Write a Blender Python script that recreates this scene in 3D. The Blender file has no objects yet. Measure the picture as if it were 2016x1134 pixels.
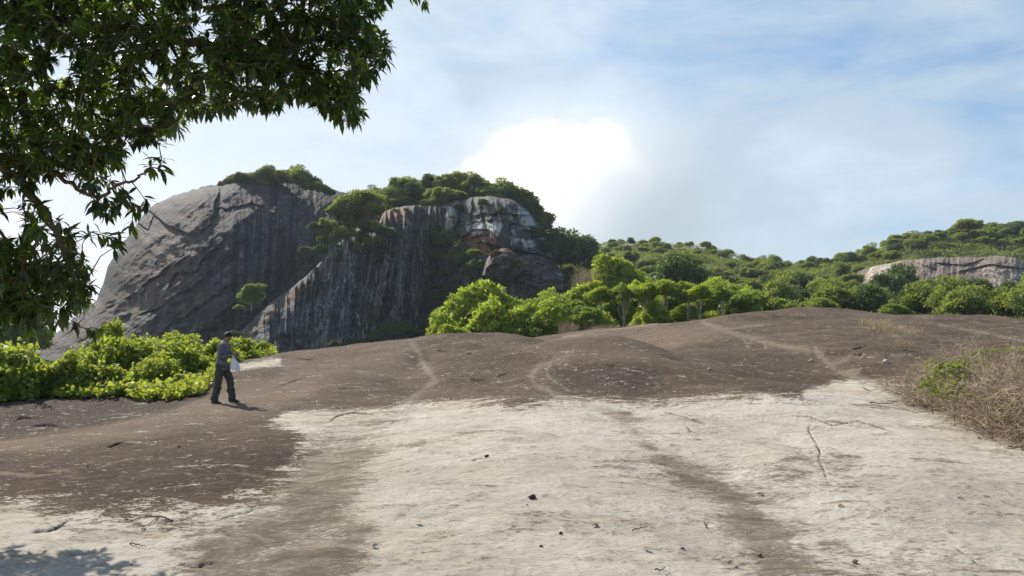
import bpy, math, random
import numpy as np
from mathutils import Vector, Matrix
C = bpy.context.scene.collection
rng = np.random.default_rng(7); random.seed(7)
# ------------------------------------------------------------------ camera, sky, sun, exposure
F, CX, CY, HZ, CAMZ = 1495.0, 1008.0, 567.0, 690.0, 1.6
PITCH = math.atan((HZ-CY)/F); CP, SP = math.cos(PITCH), math.sin(PITCH)
sc = bpy.context.scene
cam = bpy.data.objects.new('camera', bpy.data.cameras.new('camera')); C.objects.link(cam)
cam.location = (0, 0, CAMZ); cam.rotation_euler = (math.pi/2+PITCH, 0, 0)
cam.data.sensor_width = 36; cam.data.lens = 36*F/2016; cam.data.clip_start = 0.1; cam.data.clip_end = 3000
sc.camera = cam
SUN_AZ, SUN_EL = math.radians(-42), math.radians(38)
sdir = Vector((math.sin(SUN_AZ)*math.cos(SUN_EL), math.cos(SUN_AZ)*math.cos(SUN_EL), math.sin(SUN_EL)))
sun = bpy.data.objects.new('sun', bpy.data.lights.new('sun', 'SUN')); C.objects.link(sun)
sun.data.energy = 5.0; sun.data.angle = math.radians(0.5); sun.data.color = (1.0, 0.93, 0.82)
sun.rotation_euler = sdir.to_track_quat('Z', 'Y').to_euler(); sun.location = (-20, 20, 30)
sc.view_settings.view_transform = 'Standard'; sc.view_settings.look = 'None'
sc.view_settings.exposure = 0.68; sc.view_settings.gamma = 1

class NT:                                            # tiny node-tree writer
    def __init__(s, tree): s.t = tree; tree.nodes.clear()
    def n(s, typ, ins=None, **kw):
        nd = s.t.nodes.new(typ)
        for k, v in kw.items(): setattr(nd, k, v)
        for k, v in (ins or {}).items():
            sock = nd.inputs[k]
            if isinstance(v, bpy.types.NodeSocket): s.t.links.new(v, sock)
            elif isinstance(v, (tuple, list)) and sock.type == 'RGBA' and len(v) == 3: sock.default_value = (*v, 1)
            else: sock.default_value = v
        return nd
    def math(s, op, a, b=0.0, clamp=False):
        return s.n('ShaderNodeMath', {0: a, 1: b}, operation=op, use_clamp=clamp).outputs[0]
    def noise(s, vec, scale, detail=5, rough=.55, dist=0.0):
        return s.n('ShaderNodeTexNoise', {'Vector': vec, 'Scale': scale, 'Detail': detail, 'Roughness': rough, 'Distortion': dist}).outputs[0]
    def map(s, v, a, b, c=0.0, d=1.0, smooth=True):
        return s.n('ShaderNodeMapRange', {0: v, 1: a, 2: b, 3: c, 4: d}, interpolation_type='SMOOTHSTEP' if smooth else 'LINEAR').outputs[0]
    def mix(s, f, a, b, mode='MIX'):
        m = s.n('ShaderNodeMix', data_type='RGBA', blend_type=mode)
        for i, v in ((0, f), (6, a), (7, b)):
            if isinstance(v, bpy.types.NodeSocket): s.t.links.new(v, m.inputs[i])
            elif i == 0: m.inputs[0].default_value = v
            else: m.inputs[i].default_value = (*v, 1) if len(v) == 3 else v
        return m.outputs[2]
    def vmap(s, v, scale=(1, 1, 1), rot=(0, 0, 0), loc=(0, 0, 0)):
        return s.n('ShaderNodeMapping', {'Vector': v, 'Scale': scale, 'Rotation': rot, 'Location': loc}).outputs[0]

world = bpy.data.worlds.new('World'); sc.world = world; world.use_nodes = True
w = NT(world.node_tree)
tc = w.n('ShaderNodeTexCoord').outputs['Generated']
sky = w.n('ShaderNodeTexSky', sky_type='NISHITA', sun_disc=False, sun_elevation=SUN_EL, sun_rotation=SUN_AZ, altitude=100, air_density=1.0, dust_density=1.2, ozone_density=1.5)
sep = w.n('ShaderNodeSeparateXYZ', {0: tc}); sx, sy, sz = sep.outputs
yy = w.math('MAXIMUM', sy, 0.05)
gx = w.math('DIVIDE', sx, yy); gz = w.math('DIVIDE', sz, yy)      # tangents of azimuth and elevation
# thin high veil, denser to the left and low down, with blue openings high on the right
plane = w.n('ShaderNodeVectorMath', {0: tc, 1: (1, 1, 2.6)}, operation='MULTIPLY').outputs[0]
v1 = w.noise(plane, 1.7, 7, .58, .5); v2 = w.noise(w.vmap(tc, (1, 1, 3), (0, 0, .4), (3, 1, 2)), 4.5, 6, .6, .8)
open_ = w.math('ADD', w.math('MULTIPLY', sx, .56), w.math('MULTIPLY', sz, .95))
veil = w.math('SUBTRACT', w.math('ADD', w.math('MULTIPLY', v1, 1.15), w.math('MULTIPLY', v2, .62)), open_)
veil = w.map(veil, .10, .62, .12, .96)
skyc = w.n('ShaderNodeVectorMath', {0: sky.outputs[0], 3: 0.105}, operation='SCALE').outputs[0]
skyc = w.mix(1.0, skyc, (.62, 1.0, 1.22), 'MULTIPLY')
tone = w.math('ADD', w.noise(plane, 3.6, 7, .6, .6), w.math('MULTIPLY', gx, -.30))
veilc = w.mix(w.map(tone, .30, .72), (.47, .57, .66), (.65, .735, .82))
c1 = w.mix(veil, skyc, veilc)
# brighter air low on the left, near the sun
lf = w.math('MULTIPLY', w.map(gx, -.05, -.75), w.map(gz, .42, .02))
c1 = w.mix(w.math('MULTIPLY', lf, .9), c1, (.93, .95, .97))
# cumulus head behind the summit: union of soft puffs, eroded with noise
tv = w.n('ShaderNodeCombineXYZ', {0: gx, 1: gz}).outputs[0]
wob = w.noise(tv, 13, 9, .66, .3); wob2 = w.noise(tv, 5, 3, .5)
def puff(u, v, r, asp=1.0):
    cx, cz = (u-CX)/F, (HZ-v)/F
    dx = w.math('SUBTRACT', gx, cx); dz = w.math('MULTIPLY', w.math('SUBTRACT', gz, cz), asp)
    d = w.math('SQRT', w.math('ADD', w.math('MULTIPLY', dx, dx), w.math('MULTIPLY', dz, dz)))
    return w.math('SUBTRACT', 1.0, w.math('DIVIDE', d, r/F))
acc = None
for a in ((1075, 300, 85), (1135, 300, 75), (1195, 300, 80), (1010, 310, 75), (965, 345, 70), (1245, 345, 60), (1040, 400, 150), (1140, 400, 150), (920, 400, 80), (1000, 520, 160), (1180, 380, 110)):
    p = puff(*a); acc = p if acc is None else w.math('MAXIMUM', acc, p)
cum = w.math('ADD', acc, w.math('MULTIPLY', w.math('SUBTRACT', wob, .5), .85))
hard = w.map(cum, -.04, .42)
soft = w.map(w.math('ADD', puff(1180, 410, 400, 1.2), w.math('MULTIPLY', w.math('SUBTRACT', wob2, .5), .5)), -.05, .75)
grey = w.map(w.math('ADD', w.math('ADD', w.math('MULTIPLY', gx, 2.1), w.math('MULTIPLY', gz, -1.9)), w.math('MULTIPLY', wob2, .30)), -.22, .28)
inner = w.map(w.math('ADD', w.noise(tv, 7, 8, .6, .5), w.math('MULTIPLY', acc, -.25)), .30, .62)
litc = w.mix(inner, (1.02, 1.03, 1.02), (.80, .85, .89))
cumc = w.mix(grey, litc, (.42, .49, .54))
fade = w.map(w.math('SUBTRACT', gx, w.math('MULTIPLY', gz, .9)), -.14, .06)       # lower right flank melts into the veil
c2 = w.mix(w.math('MULTIPLY', soft, .9), c1, w.mix(grey, (.86, .90, .93), (.43, .51, .565)))
c2 = w.mix(w.math('MULTIPLY', hard, w.math('SUBTRACT', 1.0, w.math('MULTIPLY', fade, .9))), c2, cumc)
front = w.map(sy, .02, .12)
c3 = w.mix(front, c1, c2)
c3 = w.n('ShaderNodeVectorMath', {0: c3, 3: 0.76}, operation='SCALE').outputs[0]
bg = w.n('ShaderNodeBackground', {'Color': c3, 'Strength': 1.0})
w.n('ShaderNodeOutputWorld', {'Surface': bg.outputs[0]})

# ------------------------------------------------------------------ projection helpers (world points from bearings)
def at(u, v, Y):
    a = (np.asarray(u, float)-CX)/F; b = (CY-np.asarray(v, float))/F
    wy = CP-SP*b; wz = SP+CP*b; k = Y/wy
    return a*k, Y+0*k, CAMZ+wz*k
def proj(x, y, z):
    dz = z-CAMZ; f = y*CP+dz*SP; up = -y*SP+dz*CP
    return CX+F*x/f, CY-F*up/f
# ------------------------------------------------------------------ noise
_T = np.random.default_rng(99).random((512, 512))*2-1
def vn(x, y, s=0):
    ix, iy = np.floor(x), np.floor(y); fx, fy = x-ix, y-iy; ix = (ix.astype(np.int32)+s*37) & 511; iy = (iy.astype(np.int32)+s*91) & 511
    fx = fx*fx*fx*(fx*(fx*6-15)+10); fy = fy*fy*fy*(fy*(fy*6-15)+10); jx, jy = (ix+1) & 511, (iy+1) & 511
    a, b, c, d = _T[ix, iy], _T[jx, iy], _T[ix, jy], _T[jx, jy]
    return (a*(1-fx)+b*fx)*(1-fy)+(c*(1-fx)+d*fx)*fy
def fbm(x, y, o=5, s=0, g=.5):
    t = 0; a = 1; n = 0
    for i in range(o):
        t = t+a*vn(x*2**i+i*17.3, y*2**i-i*9.1, s+i); n += a; a *= g
    return t/n
def sst(x, a, b):
    t = np.clip((x-a)/(b-a), 0, 1); return t*t*(3-2*t)
def seg_d(U, V, pts):                                # distance to a polyline and the side of it (+ = right of / below travel)
    best = np.full(U.shape, 1e9); side = np.zeros(U.shape)
    for (x0, y0), (x1, y1) in zip(pts[:-1], pts[1:]):
        dx, dy = x1-x0, y1-y0; L = dx*dx+dy*dy+1e-9
        t = np.clip(((U-x0)*dx+(V-y0)*dy)/L, 0, 1)
        d = np.hypot(U-x0-t*dx, V-y0-t*dy)
        m = d < best; cr = dx*(V-y0)-dy*(U-x0)
        best = np.where(m, d, best); side = np.where(m, np.sign(cr), side)
    return best, side
def poly_sd(U, V, poly):                             # signed distance, + inside
    d, _ = seg_d(U, V, poly+[poly[0]]); ins = np.zeros(U.shape, bool)
    for (x0, y0), (x1, y1) in zip(poly, poly[1:]+[poly[0]]):
        c = ((y0 > V) != (y1 > V)) & (U < (x1-x0)*(V-y0)/((y1-y0) if y1 != y0 else 1e-9)+x0)
        ins ^= c
    return np.where(ins, d, -d)
# ------------------------------------------------------------------ mesh helpers
def mesh(name, V, faces, mat, parent=None, smooth=True, attrs=None, cols=None, link=True, loc=None):
    V = np.asarray(V, np.float32); me = bpy.data.meshes.new(name)
    me.vertices.add(len(V)); me.vertices.foreach_set('co', V.ravel())
    if isinstance(faces, np.ndarray): faces = [faces]
    li = np.concatenate([f.ravel() for f in faces]).astype(np.int32)
    tot = np.concatenate([np.full(len(f), f.shape[1], np.int32) for f in faces])
    st = np.concatenate([[0], np.cumsum(tot)[:-1]]).astype(np.int32)
    me.loops.add(len(li)); me.loops.foreach_set('vertex_index', li)
    me.polygons.add(len(tot)); me.polygons.foreach_set('loop_start', st)
    me.update(calc_edges=True)
    me.polygons.foreach_set('use_smooth', np.full(len(tot), smooth, bool))
    for k, a in (attrs or {}).items():
        at_ = me.attributes.new(k, 'FLOAT', 'POINT'); at_.data.foreach_set('value', np.asarray(a, np.float32))
    for k, a in (cols or {}).items():
        at_ = me.attributes.new(k, 'FLOAT_COLOR', 'POINT')
        at_.data.foreach_set('color', np.concatenate([a, np.ones((len(a), 1))], 1).astype(np.float32).ravel())
    if mat: me.materials.append(mat)
    o = bpy.data.objects.new(name, me)
    if link: C.objects.link(o)
    if parent is not None: o.parent = parent
    if loc is not None: o.location = loc
    return o
def empty(name, loc=(0, 0, 0)):
    o = bpy.data.objects.new(name, None); C.objects.link(o); o.location = loc; o.empty_display_size = .2; return o
def tag(o, label=None, cat=None, group=None, kind=None):
    for k, v in (('label', label), ('category', cat), ('group', group), ('kind', kind)):
        if v: o[k] = v
    return o
def grid_faces(nr, nc):
    i = np.arange(nr-1)[:, None]*nc+np.arange(nc-1)[None, :]
    return np.stack([i, i+1, i+nc+1, i+nc], -1).reshape(-1, 4)
def norm(a): return a/(np.linalg.norm(a, axis=-1, keepdims=True)+1e-12)
def frames(d, n):                                    # columns: side, axis, normal
    d = norm(d); s = norm(np.cross(d, n)); n2 = np.cross(s, d)
    return np.stack([s, d, n2], -1)
def scatter(tv, tf, P, R, S):
    tv = np.asarray(tv, float); tf = np.asarray(tf)
    V = np.einsum('nij,kj->nki', R, tv)*np.asarray(S).reshape(-1, 1, 1)+P[:, None, :]
    Fc = tf[None]+(np.arange(len(P))*len(tv))[:, None, None]
    return V.reshape(-1, 3), Fc.reshape(-1, tf.shape[1])
def tubes(A, B, ra, rb, k=5):
    A, B = np.asarray(A, float), np.asarray(B, float); d = norm(B-A)
    up = np.where(np.abs(d[:, 2:3]) > .9, np.array([[1., 0, 0]]), np.array([[0, 0, 1.]]))
    s = norm(np.cross(d, up)); t = np.cross(s, d)
    an = np.arange(k)*2*np.pi/k
    ring = s[:, None]*np.cos(an)[None, :, None]+t[:, None]*np.sin(an)[None, :, None]
    V = np.concatenate([A[:, None]+ring*np.reshape(ra, (-1, 1, 1)), B[:, None]+ring*np.reshape(rb, (-1, 1, 1))], 1)
    i = np.arange(k); j = (i+1) % k
    f = np.stack([i, j, j+k, i+k], -1)
    return V.reshape(-1, 3), (f[None]+(np.arange(len(A))*2*k)[:, None, None]).reshape(-1, 4)
def chain_tube(pts, rad, k=8, cap=True):             # one smooth tube along a path
    P = np.asarray(pts, float); n = len(P); T = norm(np.gradient(P, axis=0))
    up = np.array([0, 0, 1.]) if abs(T[0, 2]) < .9 else np.array([1., 0, 0])
    V = []; an = np.arange(k)*2*np.pi/k
    for i in range(n):
        s = norm(np.cross(T[i], up)); t = np.cross(s, T[i]); up = t
        V.append(P[i]+rad[i]*(np.cos(an)[:, None]*s+np.sin(an)[:, None]*t))
    V = np.concatenate(V); f = []
    for i in range(n-1):
        for j in range(k): f.append((i*k+j, i*k+(j+1) % k, (i+1)*k+(j+1) % k, (i+1)*k+j))
    return V, np.array(f)
def bend(a, b, n=8, amp=.1, seed=0):
    r = np.random.default_rng(seed); a, b = np.array(a, float), np.array(b, float); t = np.linspace(0, 1, n)[:, None]
    L = np.linalg.norm(b-a); o = np.cumsum(r.normal(0, 1, (n, 3)), 0); o -= o[0]+(o[-1]-o[0])*t
    return a+(b-a)*t+o*L*amp/math.sqrt(n)
def join(parts):
    V = []; Fs = []; n = 0
    for v, f in parts: V.append(v); Fs.append(f+n); n += len(v)
    return np.concatenate(V), np.concatenate(Fs)
# ------------------------------------------------------------------ materials
def mat(name):
    m = bpy.data.materials.new(name); m.use_nodes = True; return m, NT(m.node_tree)
def out(t, sh, disp=None):
    t.n('ShaderNodeOutputMaterial', {'Surface': sh})
def leaf_mat(name, dark, light, trans, tf=.4, rough=.45, spec=.4, hue=.0, tlow=.7):
    m, t = mat(name)
    a = t.n('ShaderNodeAttribute', attribute_name='tone').outputs['Fac']
    oi = t.n('ShaderNodeObjectInfo').outputs['Random']
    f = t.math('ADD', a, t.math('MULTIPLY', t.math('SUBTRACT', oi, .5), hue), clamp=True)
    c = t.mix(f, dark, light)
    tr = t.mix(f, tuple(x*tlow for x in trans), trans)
    p = t.n('ShaderNodeBsdfPrincipled', {'Base Color': c, 'Roughness': rough, 'Specular IOR Level': spec})
    q = t.n('ShaderNodeBsdfTranslucent', {'Color': tr})
    out(t, t.n('ShaderNodeMixShader', {0: tf, 1: p.outputs[0], 2: q.outputs[0]}).outputs[0]); return m
def plain(name, col, rough=.8, var=.25, scale=20, spec=.3, bump=0.0, obj=True):
    m, t = mat(name); tcn = t.n('ShaderNodeTexCoord').outputs['Object']
    n = t.noise(tcn, scale, 5)
    c = t.mix(t.map(n, .3, .7), tuple(x*(1-var) for x in col), tuple(min(1, x*(1+var)) for x in col))
    ins = {'Base Color': c, 'Roughness': rough, 'Specular IOR Level': spec}
    if bump: ins['Normal'] = t.n('ShaderNodeBump', {'Strength': bump, 'Distance': .02, 'Height': t.noise(tcn, scale*2, 6)}).outputs[0]
    out(t, t.n('ShaderNodeBsdfPrincipled', ins).outputs[0]); return m
def tone_mat(name, dark, light, rough=.85):
    m, t = mat(name); a = t.n('ShaderNodeAttribute', attribute_name='tone').outputs['Fac']
    out(t, t.n('ShaderNodeBsdfPrincipled', {'Base Color': t.mix(a, dark, light), 'Roughness': rough, 'Specular IOR Level': .2}).outputs[0]); return m
bark = plain('bark', (.09, .065, .045), .9, .4, 14, .2, .6)
pale_bark = plain('pale_bark', (.34, .30, .23), .9, .3, 6, .2, .4)

# ------------------------------------------------------------------ granite slab in the foreground
UC = np.array([-600, 0, 200, 420, 600, 800, 1000, 1200, 1400, 1600, 1800, 2016, 2600], float)
def row(*a): return np.array(a, float)
RY = [row(*[5.0]*13),
      row(*[8.5]*13),
      row(12, 13, 14, 18.5, 17, 17, 16, 15.5, 15, 15, 15, 15, 15),
      row(15, 16, 17, 20.5, 21, 21, 20, 19, 19, 19, 19, 19, 19),
      row(22, 22, 24, 26, 27, 28, 27, 26, 30, 30, 30, 30, 30),
      row(30, 30, 32, 36, 38, 40, 40, 33, 42, 44, 44, 44, 44),
      row(40, 40, 42, 46, 48, 50, 50, 44, 54, 56, 56, 56, 56),
      row(60, 60, 60, 62, 64, 68, 70, 70, 70, 70, 70, 70, 70)]
RV = [row(*[1168]*13),
      row(960, 956, 955, 950, 946, 932, 918, 922, 937, 932, 925, 935, 950),
      row(900, 865, 838, 793, 800, 798, 789, 790, 790, 786, 792, 800, 830),
      row(915, 884, 856, 787, 775, 776, 772, 776, 772, 768, 765, 775, 800),
      row(800, 793, 775, 748, 732, 716, 712, 707, 700, 700, 700, 702, 720),
      row(790, 775, 750, 712, 693, 671, 667, 700, 668, 662, 660, 665, 680),
      row(815, 800, 770, 722, 702, 682, 680, 684, 645, 640, 640, 643, 660),
      row(820, 810, 790, 760, 735, 715, 676, 648, 634, 623, 630, 632, 640)]
RZ = [CAMZ+(HZ-v)/F*y for v, y in zip(RV, RY)]
RY = [row(*[-8]*13), row(*[1.5]*13)]+RY+[RY[-1]+7, RY[-1]+20]
RZ = [row(*[-.15]*13), row(*[-.03]*13)]+RZ+[RZ[-1]-.7, RZ[-1]-6]
RY, RZ = np.array(RY), np.array(RZ)
def pchip(xk, yk, x):                                # xk (K,), yk (K,) -> x (N,)
    h = np.diff(xk); d = np.diff(yk)/h; m = np.zeros_like(yk); m[1:-1] = np.where(d[1:]*d[:-1] > 0, 2*d[1:]*d[:-1]/(d[1:]+d[:-1]+1e-12), 0)*.5+.25*(d[1:]+d[:-1])
    m[0], m[-1] = d[0], d[-1]
    i = np.clip(np.searchsorted(xk, x)-1, 0, len(xk)-2); t = np.clip((x-xk[i])/h[i], 0, 1)
    return (2*t**3-3*t**2+1)*yk[i]+(t**3-2*t**2+t)*h[i]*m[i]+(-2*t**3+3*t**2)*yk[i+1]+(t**3-t**2)*h[i]*m[i+1]
UF = np.linspace(-600, 2600, 801)
TY = np.array([pchip(UC, r, UF) for r in RY]); TZ = np.array([pchip(UC, r, UF) for r in RZ])   # (K, 801)
TD = np.diff(TZ, axis=0)/np.diff(TY, axis=0); TM = np.zeros_like(TZ)
TM[1:-1] = .5*(TD[1:]+TD[:-1]); TM[0] = TD[0]; TM[-1] = TD[-1]
BUMPS = [(1175, 716, 28, .75, 2.8, 2.0), (930, 672, 38, .4, 3.8, 2.5), (1480, 640, 64, .5, 4, 3), (1590, 628, 69, .8, 6, 5), (1080, 800, 15.5, .12, 1.5, 1.6), (1500, 800, 14.5, .14, 1.8, 1.5), (1250, 850, 12, -.06, .8, 2.2), (1450, 960, 8.4, -.03, .6, 1.6), (1330, 735, 24, .25, 2.2, 2), (1560, 735, 24, -.2, 2, 3), (1700, 700, 30, .35, 3, 2), (660, 860, 11.5, -.08, .7, 2.5), (1880, 650, 58, .7, 7, 6), (820, 720, 28, -.22, .8, 5), (840, 745, 23, -.12, .7, 3)]
def slab_z(x, y, fine=True):
    x, y = np.broadcast_arrays(np.asarray(x, float), np.asarray(y, float)); sh = x.shape; x, y = x.ravel(), y.ravel()
    u = np.clip(CX+F*x/np.maximum(y, 5.5), -600, 2600)
    j = (u+600)/4; j0 = np.clip(j.astype(int), 0, 799); f = j-j0
    z = np.empty_like(x)
    for s in range(0, len(x), 200000):
        q = slice(s, s+200000); J = j0[q]; ff = f[q]
        Y = TY[:, J]*(1-ff)+TY[:, J+1]*ff; Z = TZ[:, J]*(1-ff)+TZ[:, J+1]*ff; M = TM[:, J]*(1-ff)+TM[:, J+1]*ff
        yq = y[q]; k = np.clip((Y <= yq).sum(0)-1, 0, len(Y)-2); c = np.arange(len(yq))
        h = Y[k+1, c]-Y[k, c]; t = np.clip((yq-Y[k, c])/h, 0, 1)
        z[q] = (2*t**3-3*t**2+1)*Z[k, c]+(t**3-2*t**2+t)*h*M[k, c]+(-2*t**3+3*t**2)*Z[k+1, c]+(t**3-t**2)*h*M[k+1, c]
    for bu, bv, bY, amp, rx, ry in BUMPS:
        bx = (bu-CX)/F*bY
        z += amp*np.exp(-((x-bx)/rx)**2-((y-bY)/ry)**2)
    sc_ = np.clip(y/14, .35, 2.2)
    z += .075*sc_*fbm(x/3.1, y/4.2, 3, 11)+.02*fbm(x/.8, y/.9, 3, 12)
    if fine:
        # thin exfoliation sheets: small terraces a centimetre or two high
        q = fbm(x/2.6, y/1.6, 4, 21)*3.2; fr = q-np.floor(q); z += .010*sst(fr, .80, 1.0)-.004*fr
        z += .014*fbm(x/.34, y/.22, 4, 13)+.005*fbm(x/.08, y/.06, 2, 14)
    return z.reshape(sh)
CRACKS = [([(1600, 820), (1592, 845), (1605, 870), (1616, 890), (1612, 905), (1622, 925), (1630, 950)], 1.7, .03),
          ([(1590, 818), (1640, 838), (1690, 828), (1760, 850)], 1.6, .03), ([(1612, 838), (1590, 850)], 1.4, .02),
          ([(1310, 812), (1340, 818), (1370, 828), (1392, 834)], 2.6, .06), ([(1348, 836), (1358, 848), (1375, 852)], 1.8, .03),
          ([(1560, 817), (1600, 820), (1605, 828)], 1.8, .04), ([(60, 1046), (90, 1046), (112, 1040), (130, 1028)], 3.5, .05),
          ([(342, 1078), (352, 1068), (378, 1065)], 3, .04), ([(352, 1112), (395, 1112), (432, 1104)], 2.6, .04), ([(325, 1048), (342, 1040)], 4, .05),
          ([(30, 830), (40, 822), (75, 824)], 3.5, .10), ([(62, 840), (95, 836), (120, 838)], 3.5, .10), ([(212, 882), (228, 876), (244, 870)], 4, .07),
          ([(1680, 688), (1705, 682)], 5, .16), ([(1682, 700), (1700, 697)], 4, .10), ([(1780, 690), (1815, 692)], 3, .08),
          ([(668, 764), (700, 766)], 3.5, .08), ([(925, 747), (955, 748)], 4, .10), ([(978, 742), (1000, 736)], 2.5, .06), ([(650, 830), (665, 818), (700, 812), (735, 816)], 2.6, .06),
          ([(430, 1022), (490, 1008), (500, 1003)], 2, .03), ([(1190, 716), (1222, 722)], 4.5, .15), ([(585, 706), (625, 708)], 2.5, .08), ([(1870, 1048), (1890, 1049)], 3, .04), ([(1985, 882), (2010, 884)], 3.5, .06),
          ([(860, 690), (890, 692)], 4, .12), ([(1620, 930), (1700, 985), (1790, 1030), (1860, 1060)], .9, .006), ([(930, 905), (960, 900)], 2, .02), ([(540, 765), (600, 742)], 1.6, .03), ([(1880, 1080), (1910, 1095), (1930, 1120)], 1.5, .02),
          ([(0, 933), (80, 936), (120, 932)], 1.2, -.01), ([(905, 855), (950, 850)], 1, .01), ([(1500, 870), (1560, 880)], 1, .01), ([(700, 1068), (735, 1070)], 1, .01), ([(450, 690), (560, 700)], 1, .0)]
def slab_mesh():
    s = np.concatenate([np.linspace(-1.3, -.64, 40, endpoint=False), np.linspace(-.64, .64, 1250), np.linspace(.65, 1.3, 40)])
    ym = np.concatenate([np.linspace(-8, 1, 14, endpoint=False), np.geomspace(1+8, 84+8, 760)-8])
    # crowd the rows where the slab is seen at a glancing angle
    Y, S = np.meshgrid(ym, s, indexing='ij'); X = S*(Y+8)*1.02
    X = S*(np.maximum(Y, -4)+8)
    Z = slab_z(X, Y)
    U, V = proj(X, np.maximum(Y, .8), Z); ok = Y > 4.2
    U = np.where(ok, U, CX+F*X/5); V = np.where(ok, V, 1250+(4.2-Y)*60)
    W = 22*fbm(X/2.2, Y/1.3, 6, 31, .62); W2 = 1.0*fbm(X/.7, Y/.5, 5, 41, .6)
    K = np.clip(30/np.maximum(Y, 4), .5, 5)            # nearer stains have larger ragged borders
    def sm(poly, soft, wob=1.0):
        kk = np.clip(K*.45, .45, 2.2); d = poly_sd(U, V, poly)+W*wob*kk; so = np.maximum(soft, 18*kk); return np.clip(.5+d/(2.4*so), 0, 1)
    dark = sm([(-900, 1030), (-300, 995), (0, 985), (60, 990), (150, 1008), (240, 1012), (340, 1008), (430, 1012), (500, 985), (560, 950), (592, 900), (600, 860), (575, 838), (545, 828), (600, 812), (700, 812), (760, 812), (800, 798), (880, 794), (960, 793), (1040, 800), (1100, 790), (1200, 788), (1230, 793), (1300, 795), (1340, 786), (1430, 780), (1520, 778), (1590, 790), (1640, 772), (1640, 755), (1690, 750), (1760, 758), (1850, 762), (2016, 780), (2700, 790), (2700, 560), (-900, 560)], 7, .55)
    for pts, wd in (([(395, 742), (440, 727), (500, 717), (548, 711)], 5.5), ([(560, 822), (620, 818), (680, 820), (740, 812)], 6), ([(1590, 778), (1640, 766), (1700, 770)], 8)):
        d, _ = seg_d(U, V, pts); dark = dark*(1-.8*np.clip(.5+(wd*(1+.05*W)-d)/(wd*1.6), 0, 1))
    mid = sm([(560, 900), (600, 840), (700, 830), (800, 820), (745, 880), (735, 960), (720, 1010), (740, 1060), (700, 1134), (690, 1250), (380, 1250), (330, 1134), (400, 1060), (480, 1010)], 45, 1.6)*1.0
    mid = np.maximum(mid, 1.05*sm([(1180, 795), (1225, 800), (1270, 850), (1330, 900), (1420, 940), (1500, 980), (1560, 1040), (1650, 1134), (1740, 1250), (1500, 1250), (1470, 1100), (1390, 990), (1290, 915), (1240, 860)], 22, 1.3))
    mid = np.maximum(mid, .6*sm([(1540, 1000), (1680, 1040), (1850, 1080), (2016, 1134), (2100, 1250), (1600, 1250)], 55, 1.6))
    mid = np.maximum(mid, .55*sm([(-600, 1000), (0, 1000), (160, 1015), (400, 1020), (520, 1010), (480, 1060), (300, 1050), (150, 1035), (0, 1010)], 16, 1.0))
    mid = np.maximum(mid, .75*sm([(1250, 845), (1300, 850), (1330, 865), (1290, 868)], 10, .5))
    mid = np.maximum(mid, .8*sm([(1190, 800), (1230, 805), (1255, 825), (1210, 828)], 10, .5))
    mid = np.maximum(mid, .6*sst(fbm(X/1.3, Y/1.0, 4, 55), .22, .5)*sst(Y, 5, 9))
    mid = np.maximum(mid, .65*sm([(1240, 880), (1340, 900), (1420, 940), (1330, 950), (1260, 915)], 18, 1.2))
    red = sm([(-600, 880), (0, 890), (250, 880), (400, 860), (600, 880), (600, 940), (480, 1000), (250, 1015), (0, 985), (-600, 1010)], 60, 1.5)
    pal = np.zeros_like(U)
    for pts, wd in (([(812, 678), (822, 692), (830, 712), (846, 735), (856, 748), (838, 764), (812, 782), (795, 800)], 5), ([(1120, 700), (1062, 718), (1046, 738), (1052, 756), (1090, 776), (1150, 792), (1200, 810), (1260, 842), (1340, 870)], 4.5), ([(1090, 705), (1076, 728), (1080, 742), (1120, 770)], 2.5),
                    ([(1385, 634), (1402, 642), (1432, 652), (1462, 662), (1500, 668), (1525, 678), (1560, 684), (1590, 688)], 4), ([(1462, 662), (1472, 684), (1480, 668), (1505, 674), (1508, 686)], 2.5),
                    ([(1606, 686), (1618, 702), (1632, 716), (1642, 726), (1668, 736), (1700, 746), (1745, 765), (1790, 790)], 4.5), ([(1636, 718), (1660, 710), (1672, 704)], 4), ([(1664, 732), (1690, 728), (1680, 742)], 4),
                    ([(1290, 636), (1200, 648), (1110, 664)], 3), ([(1680, 702), (1694, 706), (1700, 698)], 2), ([(1755, 700), (1790, 698)], 2), ([(1700, 638), (1740, 650), (1765, 660)], 6), ([(1850, 640), (1920, 652), (2016, 672), (2100, 690)], 3), ([(1425, 648), (1500, 640)], 2.5),
                    ([(400, 741), (440, 724), (500, 716), (545, 712)], 6), ([(200, 918), (245, 905), (300, 900)], 2), ([(560, 826), (600, 822), (660, 822), (740, 812)], 8), ([(595, 852), (640, 858)], 4), ([(450, 930), (520, 938)], 2.5), ([(1590, 775), (1640, 765), (1700, 772)], 7), ([(0, 933), (80, 936), (118, 932)], 2)):
        d, _ = seg_d(U, V, pts); pal = np.maximum(pal, np.clip(.62+(wd*(1.0+.06*W)-d)/(wd*2.6), 0, 1))
    val = .5*np.ones_like(U)  # patchy rock tone; the left crest band is painted lighter as if sunlit
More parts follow.
